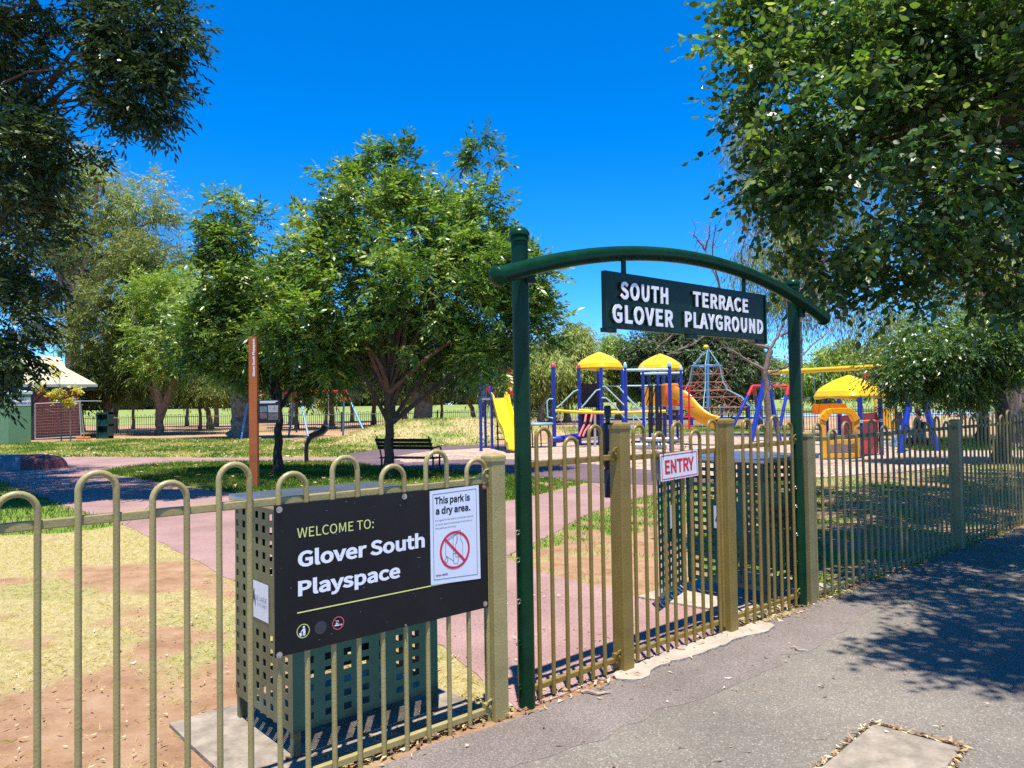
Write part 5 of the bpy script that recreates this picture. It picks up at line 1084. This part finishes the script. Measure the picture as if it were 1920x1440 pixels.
# mosaic seat wall
bm_0 = G(40, 882); mw = thing('seat_wall', 'low rounded mosaic seat wall, teal at one end and dark red at the other, on the shaded path', 'seat wall', bm_0); Q = lambda x, y: G(x, y) - bm_0
cr = [(.5 * math.cos(t), .40 * math.sin(t) ** .7) for t in np.linspace(0, math.pi, 14)]
for nm, pts, mt in (('teal_section', [(-200, 880), (-60, 882), (0, 882), (38, 882)], mat('mosaic_teal', (.10, .18, .20), .6, col2=(.05, .07, .08), scale=3)), ('red_section', [(38, 882), (80, 880), (110, 878), (130, 876), (142, 875), (148, 874)], mat('mosaic_red', (.20, .055, .05), .6, var=.4, scale=5))):
    mb = MB(); pp = [Q(*p) for p in pts]; n0 = len(mb.v); k = len(cr); vs = []
    for i, p in enumerate(pp):
        t = unit(pp[min(i + 1, len(pp) - 1)] - pp[max(i - 1, 0)]); s = np.array([-t[1], t[0], 0]); f = 1.0 if nm[0] == 't' else (1, 1, .95, .8, .5, .1)[i]
        for a_, z_ in cr: vs.append(p + s * (a_ * f + .5) + np.array([0, 0, z_ * f]))
    mb.add(vs, [(i * k + j, i * k + j + 1, (i + 1) * k + j + 1, (i + 1) * k + j) for i in range(len(pp) - 1) for j in range(k - 1)]); mb.build(nm, mt, mw, smooth=True)
# ------------------------------------------------------------------ buildings on the left
mbk, nt, b = _principled('brick'); tc = nt.nodes.new("ShaderNodeTexCoord"); mp = nt.nodes.new("ShaderNodeMapping"); mp.inputs['Rotation'].default_value = (math.radians(90), 0, 0)
br_ = nt.nodes.new("ShaderNodeTexBrick"); br_.inputs['Scale'].default_value = 3.2; br_.inputs['Color1'].default_value = (.36, .070, .042, 1); br_.inputs['Color2'].default_value = (.24, .045, .03, 1); br_.inputs['Mortar'].default_value = (.34, .25, .2, 1); br_.inputs['Mortar Size'].default_value = .02; br_.inputs['Row Height'].default_value = .27; br_.inputs['Brick Width'].default_value = .75
nt.links.new(tc.outputs['Object'], mp.inputs[0]); nt.links.new(mp.outputs[0], br_.inputs['Vector']); nt.links.new(br_.outputs['Color'], b.inputs['Base Color']); b.inputs['Roughness'].default_value = .9
mrf, nt, b = _principled('corrugated_cream'); b.inputs['Base Color'].default_value = (.66, .57, .34, 1); b.inputs['Roughness'].default_value = .5; tc = nt.nodes.new("ShaderNodeTexCoord"); wv = nt.nodes.new("ShaderNodeTexWave"); wv.inputs['Scale'].default_value = 2.2; bpn = nt.nodes.new("ShaderNodeBump"); bpn.inputs['Strength'].default_value = .9; bpn.inputs['Distance'].default_value = .04
nt.links.new(tc.outputs['Object'], wv.inputs['Vector']); nt.links.new(wv.outputs['Fac'], bpn.inputs['Height']); nt.links.new(bpn.outputs['Normal'], b.inputs['Normal'])
M_dkg = mat('trim_dark_green', (.015, .035, .025), .5)
bw = G(148, 822); bw[2] = 0; tb = thing('toilet_block', 'red brick toilet block with cream corrugated roof behind the green cabin', 'building', bw, .51); Q0 = LR(bw, .51); Yw = bw[1]
def Q(x, y, Y):                                   # where a pixel's ray meets the plane local y = Y - Yw
    a_, c_ = Q0(x, y, 30.0), Q0(x, y, 60.0); f = (Y - Yw - a_[1]) / (c_[1] - a_[1]); return a_ + (c_ - a_) * f
ze = Q(150, 723, Yw)[2]; xl = Q(-160, 800, Yw)[0]; mb = MB(); mb.box((xl / 2, 3.5, ze / 2 + .05), (-xl, 7, ze + .1)); mb.build('wall', mbk, tb)
oh = 1.0; xr = Q(183, 722, Yw - .8)[0]; z0 = ze; zm = Q(124, 691, Yw + 1.5)[2]; zr = Q(110, 669, Yw + 3.5)[2]; x_l = xl - 1.0; xm, xrg = Q(124, 691, Yw + 1.5)[0], Q(112, 669, Yw + 3.5)[0]
e = [(x_l, -oh, z0), (xr, -oh, z0), (xr, 7 + oh, z0), (x_l, 7 + oh, z0)]; mid = [(x_l + 2, 1.2, zm), (xm, 1.2, zm), (xm, 5.8, zm), (x_l + 2, 5.8, zm)]; rg = [(x_l + 3.2, 3.5, zr), (xrg, 3.5, zr)]
mb = MB(); mb.add(e + mid + rg, [(0, 1, 5, 4), (1, 2, 6, 5), (2, 3, 7, 6), (3, 0, 4, 7), (4, 5, 9, 8), (5, 6, 9), (6, 7, 8, 9), (7, 4, 8)]); rf = mb.build('roof', mrf, tb, solid=.05)
mb = MB(); mb.box(((x_l + xr) / 2, -oh - .06, z0 - .03), (xr - x_l, .12, .16)); mb.build('gutter', mat('gutter', (.30, .33, .30), .5), rf)
mb = MB(); mb.box(((x_l + xr) / 2, -oh / 2 + 0, z0 - .22), (xr - x_l - .2, oh - .1, .16)); mb.build('soffit', M_dkg, tb)
mb = MB(); mb.lathe([(.15, zr - .1), (.12, zr + .3), (.2, zr + .35), (.05, zr + .7), (.001, zr + .75)], 10, (xrg, 3.5, 0)); mb.build('finial', mat('finial_green', (.06, .2, .13), .5), rf)
px0 = Q(60, 800, Yw - .6); mb = MB(); mb.box((px0[0], -.7, ze / 2), (.13, .13, ze)); mb.tube([(px0[0], -.7, ze - 1.1), (px0[0] + .9, -.7, ze - .2)], .06, 6); mb.build('veranda_post', M_dkg, tb)
a, c = Q(130.5, 745, Yw), Q(141.5, 761, Yw); mb = MB(); mb.box(((a[0] + c[0]) / 2, -.02, (a[2] + c[2]) / 2), (c[0] - a[0], .03, a[2] - c[2])); sg = mb.build('toilet_sign', mat('sign_pale', (.50, .62, .66), .5), tb)
mb = MB(); mb.add([(a[0] + .05, -.037, c[2] + .18), (c[0] - .05, -.037, c[2] + .18), (c[0] - .05, -.037, a[2] - .04), (a[0] + .05, -.037, a[2] - .04)], [(0, 1, 2, 3)]); mb.build('sign_face', mat('sign_blue', (.16, .32, .42), .5), sg)
mb = MB(); cxg, czg = (a[0] + c[0]) / 2, (a[2] + c[2]) / 2 + .08; mb.add([(cxg + .04 * math.cos(t), -.04, czg + .12 + .04 * math.sin(t)) for t in np.linspace(0, 6.28, 12, endpoint=False)], [tuple(range(12))]); mb.add([(cxg - .05, -.04, czg + .06), (cxg - .035, -.04, czg - .14), (cxg + .035, -.04, czg - .14), (cxg + .05, -.04, czg + .06)], [(0, 1, 2, 3)]); mb.build('figure', M_whitet, sg)
# green cabin
bq = G(16, 833); cbn = thing('toilet_cabin', 'green public conveniences cabin with pale pyramid roof at the left edge', 'cabin', bq, .50); Q0 = LR(bq, .50); Yq = bq[1]
def Q(x, y, Y):
    a_, c_ = Q0(x, y, 25.0), Q0(x, y, 50.0); f = (Y - Yq - a_[1]) / (c_[1] - a_[1]); return a_ + (c_ - a_) * f
M_cab = mat('cabin_green', (.13, .235, .12), .5, var=.08, scale=2); zc = Q(16, 739, Yq)[2]
r1 = Q(58, 800, Yq + .35); l1 = Q(-70, 800, Yq + .8); r1[2] = l1[2] = 0; pl = [(0, 0), (r1[0], r1[1]), (r1[0] - .1, r1[1] + 1.8), (l1[0], l1[1] + 1.6), (l1[0], l1[1])]
mb = MB(); mb.add([(x, y, 0) for x, y in pl] + [(x, y, zc) for x, y in pl], [(i, (i + 1) % 5, (i + 1) % 5 + 5, i + 5) for i in range(5)] + [(5, 6, 7, 8, 9)]); mb.build('wall', M_cab, cbn)
cx_, cy_ = sum(p[0] for p in pl) / 5, sum(p[1] for p in pl) / 5; pe = [(cx_ + (x - cx_) * 1.05, cy_ + (y - cy_) * 1.05) for x, y in pl]
mb = MB(); mb.add([(x, y, zc) for x, y in pe] + [(x, y, zc + .12) for x, y in pe] + [(cx_ - .2, cy_, Q(0, 722, Yq + .9)[2])], [(i, (i + 1) % 5, (i + 1) % 5 + 5, i + 5) for i in range(5)] + [(i + 5, (i + 1) % 5 + 5, 10) for i in range(5)]); mb.build('roof', mat('cabin_roof', (.50, .58, .58), .5, var=.05), cbn)
ex = unit(np.array([r1[0], r1[1], 0])); Lq = np.linalg.norm(r1); zs0, zs1 = Q(30, 760.5, Yq)[2], Q(30, 745, Yq)[2]; nr = np.array([ex[1], -ex[0], 0]) * .012
mb = MB(); mb.add([nr + ex * .03 + np.array([0, 0, zs0]), nr + ex * (Lq - .02) + np.array([0, 0, zs0]), nr + ex * (Lq - .02) + np.array([0, 0, zs1]), nr + ex * .03 + np.array([0, 0, zs1])], [(0, 1, 2, 3)]); sgn = mb.build('sign_plate', M_white, cbn)
mb = MB(); hq = zs1 - zs0; text_into(mb, 'PUBLIC', nr * 1.3, ex, (0, 0, 1), Lq * .45, Lq * .80, zs0 + hq * .56, zs0 + hq * .86, bold=.03); text_into(mb, 'CONVENIENCES', nr * 1.3, ex, (0, 0, 1), Lq * .27, Lq * .97, zs0 + hq * .1, zs0 + hq * .42, bold=.03)
for q_ in ([(.05, .18), (.13, .85), (.16, .85), (.09, .18)], [(.13, .6), (.19, .18), (.23, .18), (.155, .7)]): mb.add([nr * 1.3 + ex * Lq * a_ + np.array([0, 0, zs0 + hq * c_]) for a_, c_ in q_], [(0, 1, 2, 3)])
mb.build('lettering', M_navy, sgn)
# steel site-fence panel, orange foot, far bin
bf = G(66, 827); sf = thing('site_fence', 'grey steel mesh site-fence panel leaning in front of the brick wall', 'fence panel', bf); Q = LR(bf); Yp = bf[1] + .2
mb = MB(); cs4 = [Q(66, 757, Yp), Q(149, 753, Yp), Q(152, 818, Yp), Q(66, 823, Yp)]
for i in range(4): mb.tube([cs4[i], cs4[(i + 1) % 4]], .035, 6)
mb.build('frame', M_grey, sf)
mb = MB()
for k in range(1, 26): f = k / 26; mb.tube([cs4[0] * (1 - f) + cs4[1] * f, cs4[3] * (1 - f) + cs4[2] * f], .003, 3, cap=False)
for k in range(1, 12): f = k / 12; mb.tube([cs4[0] * (1 - f) + cs4[3] * f, cs4[1] * (1 - f) + cs4[2] * f], .003, 3, cap=False)
mb.build('wire_mesh', M_grey, sf)
bar(sf, 'brace', M_grey, [Q(150, 753, Yp), Q(158, 822, Yp + .6)], .04); bar(sf, 'brace', M_grey, [Q(140, 752, Yp), Q(190, 752, Yp + 1.4)], .03)
bz = G(156, 823); ob = thing('fence_foot', 'flat orange plastic fence foot on the ground beside the brick wall', 'fence foot', bz); mb = MB(); mb.box((0, 0, .07), (.75, .28, .13)); mb.build('block', mat('foot_orange', (.75, .22, .02), .5), ob, bevel=.04); mb = MB()
for x in (-.2, .2): mb.box((x, 0, .145), (.12, .12, .03))
mb.build('socket', M_black, ob)
bi = G(191, 823); rb_ = thing('bin_cage', 'far dark green bin cage with streaked openings in front of the back fence', 'litter bin', bi); Q = LR(bi); a, c = Q(180, 773, bi[1]), Q(203, 823, bi[1]); w_ = c[0] - a[0]; h_ = a[2]
mb = MB(); xm_ = (a[0] + c[0]) / 2
for z_, hh in ((h_ * .05, h_ * .1), (h_ * .51, h_ * .06), (h_ * .96, h_ * .08)): mb.box((xm_, .3, z_), (w_, .6, hh))
for x in (a[0] + .03, c[0] - .03): mb.box((x, .3, h_ / 2), (.06, .58, h_ * .98))
mb.box((xm_, .55, h_ / 2), (w_ - .1, .04, h_ * .95)); mb.build('frame', M_bin, rb_)
for z_ in (.26, .74):
    mb = MB()
    for i, k in enumerate(np.linspace(.08, .92, 11)): hh = h_ * (.13 + .1 * ((i * 7) % 5) / 5); mb.box((a[0] + w_ * k, .02, h_ * (z_ - .2) + hh / 2), (w_ * .06, .02, hh))
    mb.build('louvre', M_bin, rb_)
# ------------------------------------------------------------------ distant hoop-top fences
def far_fence(label, pts, h, mt, group=None, r=.014, gap=.13):
    p0 = np.array([*pts[0], 0.]); t = thing('hoop_fence', label, 'fence', p0)
    for a, c in zip(pts[:-1], pts[1:]):
        a, c = np.array([*a, 0.]) - p0, np.array([*c, 0.]) - p0; L = np.linalg.norm(c - a); d = (c - a) / L; nb_ = max(1, int(L / 2.9)); 
        for k in range(nb_):
            s0, s1 = a + (c - a) * k / nb_, a + (c - a) * (k + 1) / nb_; mb = MB(); bl = np.linalg.norm(s1 - s0)
            nbar = int(bl / gap) // 2
            for q in range(nbar):
                x0, x1 = s0 + d * (q * 2 + .5) * gap, s0 + d * (q * 2 + 1.5) * gap; m_ = (x0 + x1) / 2; hh = h - (.05 if q % 2 else 0)
                mb.tube([x0 + np.array([0, 0, .05]), x0 + np.array([0, 0, hh - .06]), (x0 + m_) / 2 + np.array([0, 0, hh - .01]), m_ + np.array([0, 0, hh]), (x1 + m_) / 2 + np.array([0, 0, hh - .01]), x1 + np.array([0, 0, hh - .06]), x1 + np.array([0, 0, .05])], r, 4, cap=False)
            for z in (.12, h - .17): mb.tube([s0 + np.array([0, 0, z]), s1 + np.array([0, 0, z])], .02, 4, cap=False)
            mb.build('bar_panel', mt, t)
            mb = MB(); mb.box((s0[0], s0[1], h / 2), (.08, .08, h)); mb.build('post', mt, t)
gp = lambda x, Y: tuple(P(x, 790, Y)[:2])
M_tanf = mat('tan_paint_far', (.24, .185, .085), .5); M_blkf = mat('black_paint_far', (.012, .014, .014), .5)
far_fence('far tan hoop-top fence behind the lawn, beside the toilet block', [gp(150, 48), gp(300, 49), gp(470, 50)], 1.32, M_tanf)
far_fence('far dark hoop-top fence behind the grassy rise and the park bench', [gp(470, 50), gp(640, 50.5), gp(820, 52), gp(960, 53), gp(1100, 56)], 1.3, M_blkf)
far_fence('black hoop-top fence behind the climbing net and the cubby house', [gp(1120, 58), gp(1280, 48), gp(1400, 41), gp(1500, 38.5), gp(1680, 38), gp(1812, 37)], 1.25, M_blkf)
far_fence('thin far hoop-top fence beyond the blue court at the right', [gp(1780, 62), gp(1960, 58)], 1.3, M_blkf)
# ------------------------------------------------------------------ parked car
bk = P(1513, 752, 205); bk[2] = float(mound(bk[0], bk[1])) + .03; car = thing('parked_car', 'white station wagon parked far across the playing field', 'car', bk)
M_car = mat('car_white', (.78, .78, .78), .3, var=.02, coat=.5); M_glass = mat('car_glass', (.02, .025, .03), .1)
mb = MB(); mb.prism([(-2.3, .35), (2.3, .35), (2.35, .8), (2.2, .98), (1.25, 1.05), (.6, 1.62), (-1.9, 1.66), (-2.25, 1.1), (-2.35, .8)], (0, 0, 0), (1, 0, 0), (0, 0, 1), 1.75); mb.build('body', M_car, car, bevel=.06)
mb = MB(); 
for q in ([(-1.95, 1.1), (-1.0, 1.1), (-1.0, 1.54), (-1.8, 1.54)], [(-.9, 1.1), (.1, 1.1), (.1, 1.54), (-.9, 1.54)], [(.2, 1.1), (1.0, 1.1), (.58, 1.54), (.2, 1.54)]): mb.add([(x, -.895, z) for x, z in q], [(0, 1, 2, 3)])
mb.build('side_window', M_glass, car)
for x in (-1.45, 1.45):
    for y in (-.78, .78):
        mb = MB(); mb.tube([(x, y - .12, .34), (x, y + .12, .34)], .34, 20); w_ = mb.build('wheel', M_black, car); mb = MB(); mb.tube([(x, y - .125, .34), (x, y + .125, .34)], .2, 12); mb.build('rim', M_grey, w_)
# ------------------------------------------------------------------ person sitting by the swing legs
pp = P(1722, 830, 25.5); pp[2] = 0; per = thing('person', 'person in black top, cap and blue jeans sitting low in the tree shade', 'person', pp)
M_skin = mat('skin', (.46, .24, .16), .5, var=.05); M_jean = mat('denim', (.16, .26, .42), .85, var=.2, scale=20); M_topb = mat('black_cloth', (.012, .012, .014), .85)
def skin_mesh(name, nodes, edges, mts, parent, root=0, sub=2):
    me = bpy.data.meshes.new(name); me.from_pydata([n_[:3] for n_ in nodes], edges, []); me.materials.append(mts)
    o = bpy.data.objects.new(name, me); COL.objects.link(o); o.parent = parent
    sk = o.modifiers.new('skin', 'SKIN'); sk.use_smooth_shade = True
    for i, n_ in enumerate(nodes): me.skin_vertices[0].data[i].radius = (n_[3], n_[4] if len(n_) > 4 else n_[3]); me.skin_vertices[0].data[i].use_root = (i == root)
    sb = o.modifiers.new('sub', 'SUBSURF'); sb.levels = sub; sb.render_levels = sub; return o
# x towards -1 is where the person faces (left in the picture)
N0 = [(0, 0, .40, .14), (.06, 0, .58, .13, .15), (.10, 0, .76, .13, .16), (.08, 0, .86, .07), (.04, 0, .93, .055), (.02, 0, 1.0, .085), (.02, 0, 1.12, .085),
      (.10, -.2, .80, .055), (.06, -.26, .58, .045), (-.16, -.22, .46, .036), (-.24, -.20, .44, .028), (.10, .2, .80, .055), (.08, .26, .58, .045), (-.14, .2, .46, .036), (-.22, .17, .44, .028),
      (-.06, -.11, .38, .09), (-.46, -.13, .56, .065), (-.78, -.12, .34, .05), (-1.02, -.12, .14, .035), (-1.16, -.12, .18, .03), (-.06, .11, .38, .09), (-.42, .15, .68, .065), (-.62, .16, .36, .05), (-.74, .16, .10, .035), (-.92, .16, .07, .03)]
E0 = [(0, 1), (1, 2), (2, 3), (3, 4), (4, 5), (5, 6), (2, 7), (7, 8), (8, 9), (9, 10), (2, 11), (11, 12), (12, 13), (13, 14), (0, 15), (15, 16), (16, 17), (17, 18), (18, 19), (0, 20), (20, 21), (21, 22), (22, 23), (23, 24)]
skin_mesh('body', N0, E0, M_skin, per)
skin_mesh('shirt', [(0, 0, .42, .16), (.06, 0, .58, .15, .17), (.10, 0, .76, .15, .18), (.08, 0, .85, .09), (.10, -.2, .80, .07), (.06, -.26, .60, .058), (-.06, -.25, .51, .05), (.10, .2, .80, .07), (.08, .26, .60, .058), (-.04, .24, .51, .05)], [(0, 1), (1, 2), (2, 3), (2, 4), (4, 5), (5, 6), (2, 7), (7, 8), (8, 9)], M_topb, per)
skin_mesh('jeans', [(.02, 0, .40, .165), (-.06, -.11, .38, .11), (-.46, -.13, .56, .082), (-.76, -.12, .36, .068), (-.06, .11, .38, .11), (-.42, .15, .68, .082), (-.62, .16, .38, .066), (-.70, .16, .2, .06)], [(0, 1), (1, 2), (2, 3), (0, 4), (4, 5), (5, 6), (6, 7)], M_jean, per)
mb = MB(); mb.lathe([(.098, 1.09), (.10, 1.13), (.09, 1.19), (.05, 1.225), (.001, 1.23)], 16, (.02, 0, 0)); mb.box((-.11, 0, 1.105), (.12, .14, .015)); mb.build('cap', M_topb, per, smooth=True)
mb = MB(); mb.lathe([(.07, .98), (.095, 1.02), (.096, 1.09)], 12, (.045, 0, 0)); mb.build('hair', mat('hair_dark', (.02, .014, .01), .6), per, smooth=True)
for s_ in (-.12, .16):
    mb = MB(); x0_ = -1.08 if s_ < 0 else -.82; z0_ = .14 if s_ < 0 else .06; mb.box((x0_, s_, z0_), (.26, .09, .09)); mb.build('shoe', M_white, per, bevel=.03)
mb = MB(); mb.add([(-.068, -.03, 1.07), (-.075, -.05, 1.055), (-.068, -.03, 1.05)], [(0, 1, 2)]); mb.tube([(-.06, 0, 1.06), (-.085, 0, 1.035), (-.06, 0, 1.025)], .012, 6); mb.build('nose', M_skin, per, smooth=True)
lg = thing('log_seat', 'low dark timber beam the person sits on', 'seat', pp + np.array([.05, .0, 0])); mb = MB(); mb.box((0, 0, .13), (.36, 1.6, .24)); mb.build('beam', M_barkd, lg, bevel=.03); mb = MB(); mb.box((0, -.6, .02), (.42, .1, .05)); mb.box((0, .6, .02), (.42, .1, .05)); mb.build('bearer', M_barkd, lg)
bgp = P(1683, 822, 25); bgp[2] = 0; bg_ = thing('bag', 'pale blue and white carry bag on the ground by the seated person', 'bag', bgp)
mb = MB(); mb.hexa([(-.22, -.12, 0), (.22, -.12, 0), (.22, .12, 0), (-.22, .12, 0), (-.17, -.05, .36), (.17, -.05, .36), (.17, .05, .36), (-.17, .05, .36)]); mb.build('bag_body', mat('bag_cloth', (.45, .55, .62), .8, col2=(.15, .3, .42), scale=5), bg_, bevel=.03)
bar(bg_, 'handle', M_white, [(-.1, 0, .35), (-.07, 0, .5), (.07, 0, .5), (.1, 0, .35)], .012, 6)
